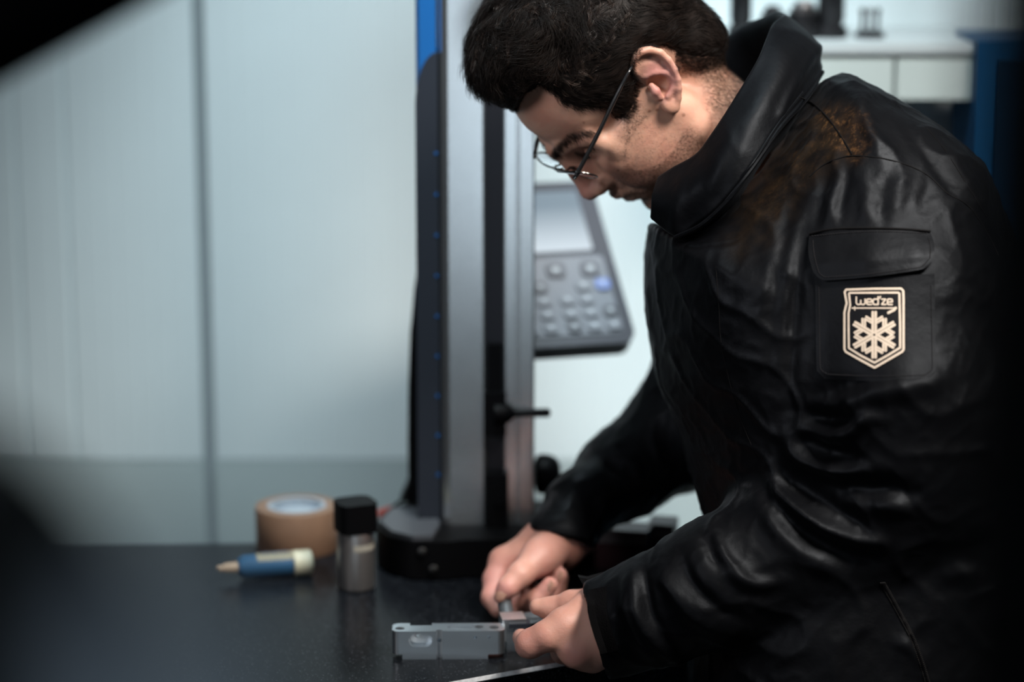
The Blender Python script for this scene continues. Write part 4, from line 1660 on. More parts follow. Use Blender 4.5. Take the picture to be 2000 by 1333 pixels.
# print and shield are one mesh (flat print on the badge)
b2_ = bmesh.new()
b2_.from_mesh(badge.data)
nf = len(b2_.faces)
b2_.from_mesh(pm)
b2_.faces.ensure_lookup_table()
for f in b2_.faces[nf:]: f.material_index = 1
b2_.to_mesh(badge.data)
b2_.free()
badge.data.materials.append(M_CREAM)

# stand-up collar: a folded band around the neck
lowR = [(1266, 428, 2.095), (1319, 463, 2.075), (1372, 436, 2.055), (1422, 388, 2.04), (1466, 328, 2.04), (1522, 246, 2.06), (1572, 190, 2.10), (1604, 140, 2.17), (1590, 140, 2.25), (1520, 230, 2.31), (1440, 330, 2.335), (1370, 410, 2.32), (1320, 440, 2.29)]
midR = [(1272, 385, 2.09), (1312, 392, 2.07), (1364, 362, 2.05), (1410, 312, 2.04), (1450, 255, 2.045), (1502, 175, 2.065), (1545, 110, 2.10), (1590, 84, 2.165), (1570, 90, 2.25), (1480, 160, 2.315), (1400, 270, 2.335), (1330, 370, 2.32), (1295, 400, 2.29)]
rootR = [(x + (1455 - x) * 0.34, y + (430 - y) * 0.30, d + (2.19 - d) * 0.42) for x, y, d in lowR]
topR = [(1284, 344, 2.105), (1312, 325, 2.09), (1357, 299, 2.075), (1386, 262, 2.068), (1428, 198, 2.072), (1476, 118, 2.095), (1506, 48, 2.135), (1532, 25, 2.185), (1498, 26, 2.235), (1412, 74, 2.295), (1345, 190, 2.315), (1295, 310, 2.30), (1275, 350, 2.28)]
inR = [(1290, 352, 2.112), (1318, 335, 2.098), (1362, 312, 2.085), (1392, 274, 2.08), (1434, 210, 2.084), (1482, 130, 2.105), (1510, 62, 2.142), (1528, 40, 2.185), (1500, 42, 2.228), (1418, 88, 2.285), (1352, 200, 2.305), (1302, 318, 2.29), (1282, 358, 2.272)]
in2 = [(1290, 430, 2.13), (1330, 440, 2.105), (1378, 415, 2.085), (1426, 372, 2.07), (1466, 315, 2.07), (1516, 240, 2.085), (1560, 190, 2.12), (1586, 150, 2.175), (1576, 148, 2.235), (1510, 235, 2.285), (1436, 330, 2.31), (1375, 400, 2.30), (1335, 432, 2.275)]
rings_ = []
for rr in (rootR, lowR, midR, topR, inR, in2):
    rings_.append(catmull([P(*q) for q in rr], 10))
bm = bmesh.new()
# interpolate across rings for a soft band
cols = []
for j in range(len(rings_[0])):
    q = np.array([r[j] for r in rings_])
    a = np.vstack([catmull(q[:2], 3)[:-1], catmull(q[1:4], 8)])
    b = catmull(q[3:5], 2)
    c = catmull(q[4:], 4)
    cols.append(np.vstack([a, b[1:], c[1:]]))
cols = np.array(cols)
cn = (np.clip(1 - np.abs(wave_noise(cols.reshape(-1, 3), 55, 77, 2)) * 2.0, 0, 1) ** 2 * 1.6 + wave_noise(cols.reshape(-1, 3), 30, 78, 2)).reshape(cols.shape[:2])
nrmc = cols - np.array(head_to_world(n1))[None, None]
nrmc /= np.linalg.norm(nrmc, axis=2, keepdims=True)
cols = cols + nrmc * (cn * 0.0014)[:, :, None]
cpx = project(cols.reshape(-1, 3))
dcol = np.zeros(len(cpx))
for amp_, w_, pl_c in ((3.5, 9, [(1602, 92), (1575, 128), (1548, 180), (1525, 225)]), (-2.5, 9, [(1600, 118), (1568, 168), (1545, 212)]),
                       (-2.5, 16, [(1380, 330), (1365, 390), (1350, 440)]), (2.5, 12, [(1330, 350), (1322, 400), (1318, 450)]), (-2, 14, [(1440, 260), (1420, 330), (1400, 390)])):
    d_, t_ = line_d(cpx[:, 0], cpx[:, 1], catmull(pl_c, 5))
    dcol += amp_ * 0.001 * np.exp(-(d_ / w_) ** 2)
cols = cols + nrmc * dcol.reshape(cols.shape[:2])[:, :, None]
vv = [[bm.verts.new(q) for q in c] for c in cols]
for a, b in zip(vv[:-1], vv[1:]):
    for j in range(len(a) - 1):
        bm.faces.new((a[j], b[j], b[j + 1], a[j + 1]))
for c in (vv[0], vv[-1]):
    for j in range(len(c) // 2 - 1):
        a, b = c[j], c[j + 1]
        d, e = c[len(c) - 1 - j], c[len(c) - 2 - j]
        if len({a, b, d, e}) == 4:
            bm.faces.new((a, b, e, d))
collar = bm_obj('collar', bm, M_JACKET, jacket, True, autosmooth=False)
ss = collar.modifiers.new('soft', 'SUBSURF')
ss.levels = ss.render_levels = 1
bm = bmesh.new()
tube(bm, [Vector(P(*q)) for q in catmull([(1319, 464, 2.073), (1372, 438, 2.052), (1422, 391, 2.037), (1466, 332, 2.037), (1524, 249, 2.057), (1574, 193, 2.097), (1606, 141, 2.168)], 8)], 0.0022, 8)
tube(bm, [Vector(P(*q)) for q in catmull([(1440, 355, 2.04), (1470, 318, 2.036), (1520, 242, 2.056), (1568, 180, 2.096)], 8)], 0.0012, 8)
bm_obj('collar_piping', bm, M_JACKET, jacket, True)
# hook-and-loop cuff straps
bm = bmesh.new()
prism(bm, [(0, 0), (0.008, -0.0015), (0.028, 0.004), (0.042, 0.006), (0.041, 0.0015), (0.02, -0.007), (0.004, -0.007)], 0, 0.022,
      Matrix.Translation(Vector(P(1130, 1128, 2.105))) @ Matrix(((CR[0], CU[0], CF[0], 0), (CR[1], CU[1], CF[1], 0), (CR[2], CU[2], CF[2], 0), (0, 0, 0, 1))))
bm_obj('cuff_strap', bm, M_TRIM, jacket, True, bevel=0.0006)
crow = [[(1147 + 38 * v, 1150 + 30 * u * 0 + (1296 - 1150) * u - 8 * v + 6 * math.sin(u * 3)) for u in np.linspace(0.02, 0.86, 14)] for v in np.linspace(0, 1, 6)]
crow = [[(x + 34 * max(0, (y - 1190) / 110) ** 1.3, y) for x, y in r] for r in crow]
sheet('cuff_band', smooth_rows(drape_grid(crow, 0.0012), 2), mat('loop_tape', (0.0025, 0.0025, 0.003), 0.95, spec=0.05, bump=0.8, bscale=900), jacket, 0.003)

trow = [[(1066 - 18 * v + (118 - 18 * v) * u, 1002 - 14 * u + (30 + 36 * u) * v) for u in np.linspace(0, 1, 12)] for v in np.linspace(0, 1, 8)]
sheet('cuff_tab', smooth_rows(drape_grid(trow, 0.002, lambda i, j: 0.002 * i), 2), M_JACKET, jacket, 0.003)

# trousers and shoes (below the frame)
M_TROUSER = mat('dark_trousers', (0.012, 0.013, 0.016), 0.8, noise=0.2)
fl = Field((0.16, 1.98, 0.04), (0.60, 2.46, 0.98), 0.01, big=0.1)
for y, x in ((2.10, 0.33), (2.33, 0.37)):
    fl.chain([(0.40, y + (2.21 - y) * 0.3, 0.86), (x, y, 0.48), (x + 0.02, y, 0.10)], [0.105, 0.078, 0.062], 0.03)
TVv, TQq = fl.mesh(2)
mesh_np('trousers', TVv, TQq, M_TROUSER, person)
for y, x in ((2.10, 0.35), (2.33, 0.39)):
    bm = bmesh.new()
    lathe(bm, [(0.05, 0.0), (0.052, 0.03), (0.047, 0.07), (0.04, 0.11)], 20, Matrix.Translation((x - 0.05, y, 0)) @ Matrix.Diagonal((2.5, 1.0, 1.0, 1)))
    bm_obj('shoe', bm, M_TRIM, person, True)
# ================================================================ HEIGHT GAUGE
M_ALU = mat('anodised_column', (0.72, 0.73, 0.74), 0.21, 0.95, noise=0.03, nscale=40)
M_SLOT = mat('slot_black', (0.008, 0.008, 0.011), 0.4, spec=0.3)
M_COVER = mat('cover_grey', (0.016, 0.019, 0.026), 0.42, spec=0.2)
M_BLUE = mat('blue_paint', (0.004, 0.075, 0.24), 0.4, spec=0.3)
M_BLACKP = mat('black_plastic', (0.002, 0.002, 0.0024), 0.5, spec=0.06)
M_GREYP = mat('grey_plastic', (0.042, 0.045, 0.052), 0.45, noise=0.06)
gauge = tag(empty('height_gauge', (-0.03, 2.38, TZ)), 'tall digital height gauge with a silver column, black base and tilted keypad display', 'height gauge')
BZ = TZ + 0.040
bm = bmesh.new()
prism(bm, [(-0.137, 2.335), (-0.122, 2.295), (-0.098, 2.276), (-0.062, 2.276), (-0.045, 2.283), (0.03, 2.283), (0.06, 2.29), (0.085, 2.32), (0.085, 2.425), (-0.105, 2.425), (-0.130, 2.385)], TZ + 0.002, BZ)
bm_obj('base', bm, M_BLACKP, gauge, True, bevel=0.004)
bm = bmesh.new()
prism(bm, [(-0.132, 2.334), (-0.119, 2.298), (-0.097, 2.281), (-0.078, 2.283), (-0.072, 2.325), (-0.082, 2.39), (-0.122, 2.383)], BZ - 0.001, BZ + 0.0045)
bm_obj('base_cover', bm, M_GREYP, gauge, True, bevel=0.002)
for x, y in ((-0.077, 2.2755), (-0.088, 2.2755)):
    bm = bmesh.new()
    lathe(bm, [(0.0045, 0), (0.0045, 0.003), (0.003, 0.004)], 16, Matrix.Translation((x, y, TZ + (0.012 if x > -0.08 else 0.030))) @ Matrix.Rotation(math.radians(90), 4, 'X'))
    bm_obj('base_screw', bm, mat('screw_steel', (0.05, 0.05, 0.05), 0.4, 1.0), gauge, True)
CY = 2.335     # front of the column
CTOP = 2.05
bm = bmesh.new()
prism(bm, [(-0.0715, CY + 0.012), (-0.068, CY + 0.004), (-0.062, CY), (-0.0285, CY), (-0.0265, CY + 0.003), (-0.0265, CY + 0.07), (-0.0715, CY + 0.07)], BZ - 0.002, CTOP)
bm_obj('column_rail', bm, M_ALU, gauge, False)
bm = bmesh.new()
prism(bm, [(-0.0085, CY + 0.003), (-0.0065, CY), (0.004, CY), (0.0055, CY + 0.0025), (0.0065, CY + 0.0025), (0.008, CY), (0.0205, CY), (0.0222, CY + 0.002), (0.0225, CY + 0.07), (-0.0085, CY + 0.07)], BZ - 0.002, CTOP)
bm_obj('column_rail', bm, M_ALU, gauge, False)
bm = bmesh.new()
box(bm, (-0.0265, CY + 0.006, BZ - 0.002), (-0.0085, CY + 0.06, CTOP))
bm_obj('slot', bm, M_SLOT, gauge)
# side cover with arched upper end over the blue back shell
bm = bmesh.new()
prism(bm, [(-0.0935, CY + 0.02), (-0.090, CY + 0.012), (-0.0735, CY + 0.012), (-0.0735, CY + 0.11), (-0.0935, CY + 0.11)], BZ - 0.002, CTOP)
bm_obj('back_shell', bm, M_BLUE, gauge, False)
bm = bmesh.new()
# profile in X-Z: right edge taller, arch falls to the left
zat = lambda y_, d_=2.46: float(P(840, y_, d_)[2])
za = zat(80)
arch = [(-0.0722, BZ - 0.004), (-0.0722, za)]
for i in range(1, 9):
    t = i / 8
    arch.append((-0.0722 - 0.0218 * math.sin(t * math.pi / 2), za - (za - zat(185)) * (1 - math.cos(t * math.pi / 2))))
arch.append((-0.0945, BZ - 0.004))
Mx = Matrix(((1, 0, 0, 0), (0, 0, -1, CY + 0.11), (0, 1, 0, 0), (0, 0, 0, 1)))
prism(bm, arch, 0.0, 0.103, Mx)
bm_obj('side_cover', bm, M_COVER, gauge, True, bevel=0.003)
for i in range(9):
    bm = bmesh.new()
    z = zat(275) - i * 0.0405
    box(bm, (-0.0755, CY + 0.0062, z), (-0.0728, CY + 0.0085, z + 0.0026))
    bm_obj('blue_mark', bm, M_BLUE, gauge)
# rear cable guard, bowed
bm = bmesh.new()
path = [(-0.094, zat(490)), (-0.099, zat(560)), (-0.1035, zat(650)), (-0.106, zat(760)), (-0.107, zat(870)), (-0.107, zat(960)), (-0.116, BZ + 0.004), (-0.088, BZ + 0.004), (-0.088, zat(490))]
prism(bm, path, 0.0, 0.035, Matrix(((1, 0, 0, 0), (0, 0, -1, CY + 0.105), (0, 1, 0, 0), (0, 0, 0, 1))))
bm_obj('cable_guard', bm, M_BLACKP, gauge, True, bevel=0.003)
# carriage and clamp lever in the slot
bm = bmesh.new()
lz = zat(788, 2.44)
box(bm, (-0.0275, CY - 0.010, lz - 0.022), (-0.006, CY + 0.01, lz + 0.022))
box(bm, (-0.024, CY - 0.004, lz + 0.022), (-0.010, CY + 0.01, lz + 0.07))
lathe(bm, [(0.011, 0), (0.011, 0.010), (0.008, 0.016), (0.004, 0.020), (0.0038, 0.038), (0.0046, 0.040), (0.0046, 0.054), (0.002, 0.056)], 20,
      Matrix.Translation((-0.0175, CY - 0.006, lz)) @ Matrix.Rotation(math.radians(90), 4, 'Y') @ Matrix.Rotation(math.radians(-4), 4, 'X'))
bm_obj('clamp_lever', bm, M_BLACKP, gauge, True, bevel=0.001)
bm = bmesh.new()
box(bm, (-0.026, CY - 0.012, BZ), (-0.004, CY + 0.01, BZ + 0.055))
lathe(bm, [(0.006, 0), (0.006, 0.003)], 14, Matrix.Translation((-0.012, CY - 0.012, BZ + 0.03)) @ Matrix.Rotation(math.radians(90), 4, 'X'))
bm_obj('slot_foot', bm, M_BLACKP, gauge, True, bevel=0.002)
# hand wheel on the right flank
bm = bmesh.new()
lathe(bm, [(0.012, 0), (0.0185, 0.002), (0.0203, 0.006), (0.0205, 0.012), (0.0192, 0.018), (0.0155, 0.0235), (0.009, 0.0265), (0.002, 0.0272)], 32,
      Matrix.Translation((0.0225, CY + 0.035, zat(912, 2.48))) @ Matrix.Rotation(math.radians(90), 4, 'Y'))
bm_obj('hand_wheel', bm, M_BLACKP, gauge, True)
# tilted display head
AX = Vector((0.0, 0, 0))
yaw, tilt = math.radians(17), math.radians(46)
DR = P(1245, 668, 2.50)       # lower right corner
ex = Vector((math.cos(yaw), math.sin(yaw), 0))
hz = Vector((math.sin(yaw), -math.cos(yaw), 0))             # facing direction on the floor plan
ey = Vector((0, 0, 1)) * math.cos(tilt) - hz * math.sin(tilt)
ez = ex.cross(ey)
DM = Matrix(((ex.x, ey.x, ez.x, DR[0]), (ex.y, ey.y, ez.y, DR[1]), (ex.z, ey.z, ez.z, DR[2]), (0, 0, 0, 1)))
W_, H_ = 0.168, 0.212
bm = bmesh.new()
prism(bm, rounded_rect(-W_, 0, 0, H_, 0.016), -0.022, 0.0, DM)
disp_o = bm_obj('display_housing', bm, mat('housing_dark', (0.022, 0.022, 0.030), 0.4), gauge, True, bevel=0.003)
bm = bmesh.new()
prism(bm, rounded_rect(-W_ + 0.008, 0.012, -0.012, 0.112, 0.006), 0.0, 0.0012, DM)
bm_obj('keypad_plate', bm, mat('keypad_grey', (0.105, 0.108, 0.125), 0.5), disp_o)
scr, nt, b = new_mat('lcd_screen')
b.inputs['Base Color'].default_value = (0.02, 0.022, 0.025, 1)
b.inputs['Roughness'].default_value = 0.12
tc = nt.nodes.new('ShaderNodeTexCoord')
sp = nt.nodes.new('ShaderNodeSeparateXYZ')
nt.links.new(tc.outputs['Generated'], sp.inputs[0])
rp = nt.nodes.new('ShaderNodeValToRGB')
rp.color_ramp.elements[0].color = (0.62, 0.70, 0.76, 1)
rp.color_ramp.elements[1].color = (0.20, 0.26, 0.31, 1)
rp.color_ramp.elements[1].position = 0.75
nt.links.new(sp.outputs[2], rp.inputs[0])
nt.links.new(rp.outputs[0], b.inputs['Emission Color'])
b.inputs['Emission Strength'].default_value = 1.1
bm = bmesh.new()
prism(bm, rounded_rect(-W_ + 0.012, 0.120, -0.020, H_ - 0.013, 0.003), 0.0, 0.0008, DM)
bm_obj('screen', bm, scr, disp_o)
bm = bmesh.new()
for x0, y0, w, h in ((-0.090, 0.140, 0.012, 0.006),):
    box(bm, (x0, y0, 0.0008), (x0 + w, y0 + h, 0.0011), DM)
bm_obj('screen_reading', bm, mat('lcd_grey', (0.25, 0.29, 0.32), 0.5), disp_o)
M_KEY = mat('key_grey', (0.11, 0.113, 0.13), 0.5)
M_KEYD = mat('key_dark', (0.05, 0.05, 0.06), 0.45)
M_KEYB = mat('key_blue', (0.10, 0.14, 0.32), 0.45)
M_KEYL = mat('key_legend', (0.24, 0.25, 0.27), 0.5)
keyspec = []
for i in range(4): keyspec.append((-0.030 - i * 0.038, 0.094, 0.0105, M_KEYD))
rows_y = (0.073, 0.056, 0.039, 0.022)
for r, y in enumerate(rows_y):
    for c in range(6):
        x = -0.021 - c * 0.0215 - (0.004 if c > 2 else 0) - (0.004 if c > 4 else 0)
        if (r, c) in ((0, 2), (1, 0)): continue
        keyspec.append((x, y, 0.0078, M_KEYB if (r, c) == (0, 0) else (M_KEYD if (r * 5 + c) % 7 == 3 else M_KEY)))
for x, y, s, mk in keyspec:
    bm = bmesh.new()
    prism(bm, rounded_rect(x - s, y - s * 0.85, x + s, y + s * 0.85, s * 0.5, 3), 0.0012, 0.0042, DM)
    nfk = len(bm.faces)
    box(bm, (x - s * 0.35, y - s * 0.3, 0.0042), (x + s * 0.35, y + s * 0.3, 0.0045), DM)
    bm.faces.ensure_lookup_table()
    for f in bm.faces[nfk:]: f.material_index = 1
    bm_obj('key', bm, [mk, M_KEYL], disp_o)
bm = bmesh.new()
c_ = DM @ Vector((-W_ * 0.75, 0.10, -0.022))
tube(bm, [c_, c_ + Vector((-0.01, 0.02, -0.01)), Vector((0.0, CY + 0.06, c_.z - 0.02))], 0.012, 12)
bm_obj('display_arm', bm, M_BLACKP, gauge, True)

# small red plug on the gauge's own cable, behind the base
bm = bmesh.new()
lathe(bm, [(0.003, -0.008), (0.006, -0.006), (0.006, 0.008), (0.003, 0.010)], 14, Matrix.Translation(Vector(P(753, 1003, 2.50))) @ Matrix.Rotation(math.radians(70), 4, 'Y'))
plug_o = bm_obj('cable_plug', bm, mat('plug_red', (0.22, 0.03, 0.02), 0.4), gauge, True)
bm = bmesh.new()
tube(bm, catmull([P(758, 1000, 2.495), P(775, 985, 2.49), P(795, 968, 2.475), P(806, 940, 2.46)], 5), 0.0018, 8)
tube(bm, catmull([P(750, 1006, 2.50), on_plane(738, 1030, TZ + 0.002), on_plane(745, 1050, TZ + 0.002)], 5), 0.0014, 8)
bm_obj('wire', bm, M_BLACKP, plug_o, True)

# ================================================================ THINGS ON THE BENCH
# roll of brown packing tape
tc_ = on_plane(581, 1070, TZ)
M_TAPE = mat('brown_tape', (0.165, 0.095, 0.060), 0.45, spec=0.3, noise=0.08)
M_CARD = mat('white_core', (0.26, 0.30, 0.34), 0.7)
roll = tag(empty('tape_roll', tc_), 'roll of brown packing tape with a printed white core, standing flat on the bench', 'tape')
R0, R1, HT = 0.0425, 0.029, 0.045
bm = bmesh.new()
lathe(bm, [(R1 + 0.001, 0.001), (R0 - 0.0006, 0.0), (R0, 0.001), (R0, HT - 0.001), (R0 - 0.0006, HT), (R1 + 0.001, HT), (R1 + 0.001, 0.001)], 56, Matrix.Translation(Vector(tc_)), False, False)
bm_obj('tape_winding', bm, M_TAPE, roll, True)
bm = bmesh.new()
lathe(bm, [(R1 - 0.003, 0.0), (R1 + 0.001, 0.0), (R1 + 0.001, HT + 0.0005), (R1 - 0.003, HT + 0.0005), (R1 - 0.003, 0.0)], 48, Matrix.Translation(Vector(tc_)), False, False)
core = bm_obj('core', bm, M_CARD, roll, True)
bm = bmesh.new()
M_INK = mat('core_print', (0.10, 0.14, 0.20), 0.6)
for i in range(22):
    a = math.radians(20 + i * 15.2)
    if i % 5 == 4: continue
    M_ = Matrix.Translation(Vector(tc_)) @ Matrix.Rotation(a, 4, 'Z')
    box(bm, (R1 - 0.0034, -0.0022, 0.018), (R1 - 0.0029, 0.0022, 0.018 + 0.008 + 0.008 * ((i * 7) % 3) / 2), M_)
tag(bm_obj('core_print', bm, M_INK, core), kind='stuff')
bm = bmesh.new()
lathe(bm, [(R1 - 0.0028, HT - 0.007), (R1 - 0.0028, HT - 0.0055)], 40, Matrix.Translation(Vector(tc_)))
for i in range(14):
    a = math.radians(i * 25.7)
    M_ = Matrix.Translation(Vector(tc_)) @ Matrix.Rotation(a, 4, 'Z')
    nfb = len(bm.faces)
    box(bm, (0.017, -0.0035, HT - 0.0056), (0.0235, 0.0025, HT - 0.0053), M_)
    bm.faces.ensure_lookup_table()
    for f in bm.faces[nfb:]: f.material_index = 1
bm_obj('core_disc', bm, [M_CARD, M_INK], core)
# steel can with a black cap
cc = on_plane(696, 1148, TZ)
can_o = tag(empty('spray_can', cc), 'small brushed steel can with a square-shouldered black cap and a pale label', 'can')
bm = bmesh.new()
lathe(bm, [(0.0165, 0), (0.0180, 0.0015), (0.0182, 0.003), (0.0182, 0.056), (0.0175, 0.059), (0.0165, 0.060)], 40, Matrix.Translation(Vector(cc)))
bm_obj('can_body', bm, mat('brushed_can', (0.36, 0.34, 0.33), 0.34, 0.9, noise=0.05), can_o, True)
bm = bmesh.new()
prism(bm, rounded_rect(-0.0186, -0.0186, 0.0186, 0.0186, 0.009), 0.0585, 0.0875, Matrix.Translation(Vector(cc)) @ Matrix.Rotation(math.radians(24), 4, 'Z'))
bm_obj('cap', bm, M_BLACKP, can_o, True, bevel=0.0022)
bm = bmesh.new()
lb = []
for i in range(10):
    a = math.radians(-92 + i * 9)
    lb.append([bm.verts.new((cc[0] + 0.0184 * math.cos(a), cc[1] + 0.0184 * math.sin(a), TZ + z)) for z in (0.041, 0.047)])
for a, b_ in zip(lb[:-1], lb[1:]): bm.faces.new((a[0], b_[0], b_[1], a[1]))
bmesh.ops.solidify(bm, geom=bm.faces[:], thickness=0.0003)
bm_obj('can_label', bm, mat('label_pale', (0.5, 0.47, 0.40), 0.6), can_o, True)
# blue glue tube with a cream cap and label
g0, g1 = on_plane(610, 1122, TZ), on_plane(432, 1136, TZ)
gd = Vector(g1) - Vector(g0)
gl = gd.length
gd.normalize()
gang = math.atan2(gd.y, gd.x)
GM = Matrix.Translation(Vector(g0)) @ Matrix.Rotation(gang, 4, 'Z')
pen = tag(empty('marker_pen', g0), 'blue marker with cream cap and label lying in front of the tape roll', 'marker')
MXT = GM @ Matrix.Translation((0, 0, 0.0126)) @ Matrix.Rotation(math.radians(90), 4, 'Y')
bm = bmesh.new()
lathe(bm, [(0.008, 0.018), (0.0118, 0.021), (0.0118, 0.068), (0.008, 0.074)], 24, MXT)
pb = bm_obj('barrel', bm, mat('marker_blue', (0.018, 0.070, 0.145), 0.5, spec=0.3), pen, True)
bm = bmesh.new()
lathe(bm, [(0.009, 0.0), (0.0124, 0.002), (0.0126, 0.0185), (0.0115, 0.0195)], 24, MXT)
bm_obj('cap', bm, mat('cap_cream', (0.48, 0.46, 0.34), 0.5), pen, True)
bm = bmesh.new()
rr = []
for i in range(9):
    a = math.radians(-45 + i * 12)
    rr.append([bm.verts.new(MXT @ Vector((-0.0121 * math.cos(a), 0.0121 * math.sin(a), z))) for z in (0.0196, 0.056)])
for a, b_ in zip(rr[:-1], rr[1:]): bm.faces.new((a[0], b_[0], b_[1], a[1]))
bmesh.ops.solidify(bm, geom=bm.faces[:], thickness=0.0004)
nfl = len(bm.faces)
for i in range(7):
    box(bm, (-0.0127, -0.002, 0.024 + i * 0.0042), (-0.0120, 0.002 + 0.002 * (i % 2), 0.0262 + i * 0.0042), MXT)
bm.faces.ensure_lookup_table()
for f in bm.faces[nfl:]: f.material_index = 1
bm_obj('label_band', bm, [mat('label_cream', (0.42, 0.40, 0.30), 0.6), M_INK], pen, True)
bm = bmesh.new()
lathe(bm, [(0.0055, 0.074), (0.005, 0.086), (0.003, 0.090), (0.003, 0.094)], 18, MXT)
bm_obj('tip', bm, mat('tip_tan', (0.32, 0.24, 0.17), 0.6), pen, True)

# two dark steel blocks behind the hands
M_MAROON = mat('maroon_steel', (0.022, 0.008, 0.010), 0.6, spec=0.12)
M_STEELF = mat('ground_steel', (0.10, 0.09, 0.095), 0.5, 0.6, spec=0.3, noise=0.05)


def gblock(name, px0, px1, pyt, pyb, dpt, lab):
    a, b_ = on_plane(px0, pyb, TZ), on_plane(px1, pyb, TZ)
    h = (pyb - pyt) / FOC * 2.46 * 1.02
    o = tag(empty(name, ((a[0] + b_[0]) / 2, a[1], TZ)), lab, 'block', 'maroon steel blocks')
    M_ = Matrix.Translation((a[0], a[1], TZ)) @ Matrix.Rotation(math.radians(-12), 4, 'Z')
    w = b_[0] - a[0]
    bm = bmesh.new()
    box(bm, (0, 0, 0), (w, dpt, h - 0.014), M_)
    bm_obj('block_body', bm, M_MAROON, o, False, bevel=0.0015)
    bm = bmesh.new()
    box(bm, (-0.002, -0.003, h - 0.014), (w + 0.002, dpt, h), M_)
    bm_obj('ground_rail', bm, M_STEELF, o, False, bevel=0.001)


gblock('steel_block', 1160, 1262, 1032, 1112, 0.03, 'dark maroon steel block with a ground top rail, just right of the far wrist')
gblock('steel_block', 1268, 1312, 1022, 1100, 0.03, 'smaller dark maroon steel block at the right end of the bench, by the near forearm')

# ---------------------------------------------------------------- machined aluminium part
M_MILL = mat('milled_aluminium', (0.80, 0.85, 0.89), 0.33, 1.0, noise=0.02, nscale=50)
fl_ = on_plane(766, 1289, TZ)
fr_ = on_plane(986, 1288, TZ)
BX = Vector(fr_) - Vector(fl_)
BL = BX.length
BM = Matrix.Translation(Vector(fl_)) @ Matrix.Rotation(math.atan2(BX.y, BX.x), 4, 'Z')
BD, BH = 0.0225, 0.0262


def cutter(target, build):
    bm = bmesh.new()
    build(bm)
    bmesh.ops.recalc_face_normals(bm, faces=bm.faces[:])
    me = bpy.data.meshes.new('cut')
    bm.to_mesh(me)
    bm.free()
    c = bpy.data.objects.new('cut', me)
    COL.objects.link(c)
    md = target.modifiers.new('b', 'BOOLEAN')
    md.operation = 'DIFFERENCE'
    md.solver = 'EXACT'
    md.object = c
    dg = bpy.context.evaluated_depsgraph_get()
    dg.update()
    new = bpy.data.meshes.new_from_object(target.evaluated_get(dg))
    target.modifiers.clear()
    old = target.data
    target.data = new
    bpy.data.meshes.remove(old)
    bpy.data.objects.remove(c)
    bpy.data.meshes.remove(me)


plate = tag(empty('aluminium_plate', (fl_[0] + BL / 2, fl_[1] + BD / 2, TZ)), 'long milled aluminium part with slots and drilled holes, at the bench front', 'metal part')
bm = bmesh.new()
out = rounded_rect(0, 0, BL, BD, 0.006, 6)
prism(bm, out, 0, BH, BM)
al = bm_obj('plate_body', bm, M_MILL, plate, False, bevel=0.0007)


def cyl(bm, x, y, r, z0, z1, M_, seg=20):
    prism(bm, [(x + r * math.cos(2 * math.pi * i / seg), y + r * math.sin(2 * math.pi * i / seg)) for i in range(seg)], z0, z1, M_)


def obround(x0, x1, y, r, n=8):
    return [(x1 + r * math.cos(t), y + r * math.sin(t)) for t in [math.radians(-90 + 180 * i / n) for i in range(n + 1)]] + \
           [(x0 + r * math.cos(t), y + r * math.sin(t)) for t in [math.radians(90 + 180 * i / n) for i in range(n + 1)]]


FM = BM @ Matrix(((1, 0, 0, 0), (0, 0, 1, 0), (0, 1, 0, 0), (0, 0, 0, 1)))     # local x along, y up, z into the part
u = BL / 220.0
cutter(al, lambda bm: box(bm, (-0.01, -0.01, -0.01), (20 * u, BD + 0.01, 0.0045), BM))
cutter(al, lambda bm: box(bm, (187 * u, -0.01, -0.01), (BL + 0.01, BD + 0.01, 0.0045), BM))
cutter(al, lambda bm: prism(bm, obround(46 * u, 65 * u, 0.0178, 0.0063), -0.01, 0.010, FM))
cutter(al, lambda bm: cyl(bm, 92 * u, 0.0012, 0.0030, -0.01, BH + 0.01, BM, 24))
cutter(al, lambda bm: [cyl(bm, 92 * u, 0.0165, 0.0019, -0.001, 0.02, FM, 14), cyl(bm, 162 * u, 0.0205, 0.0016, -0.01, 0.008, FM, 14), cyl(bm, 188 * u, 0.0205, 0.0016, -0.01, 0.008, FM, 14), cyl(bm, 49 * u, 0.0198, 0.0026, 0.008, 0.02, FM, 14)])
cutter(al, lambda bm: prism(bm, obround(118 * u, 148 * u, 0.0115, 0.0046), 0.012, BH + 0.01, BM))
cutter(al, lambda bm: [cyl(bm, 15 * u, 0.0085, 0.0042, 0.010, BH + 0.01, BM), cyl(bm, 170 * u, 0.012, 0.0042, 0.010, BH + 0.01, BM), cyl(bm, 199 * u, 0.0105, 0.0044, 0.010, BH + 0.01, BM)])
cutter(al, lambda bm: box(bm, (34 * u, 0.0165, 0.016), (77 * u, BD + 0.01, BH + 0.01), BM))
M_BORE = mat('bore_dark', (0.05, 0.052, 0.055), 0.5, 0.6)
for x, y in ((15 * u, 0.0085), (170 * u, 0.012), (199 * u, 0.0105)):
    bm = bmesh.new()
    lathe(bm, [(0.0024, 0), (0.0024, 0.0135), (0.0016, 0.0145)], 14, BM @ Matrix.Translation((x, y, 0.0100)))
    bm_obj('set_screw', bm, M_BORE, plate, True)

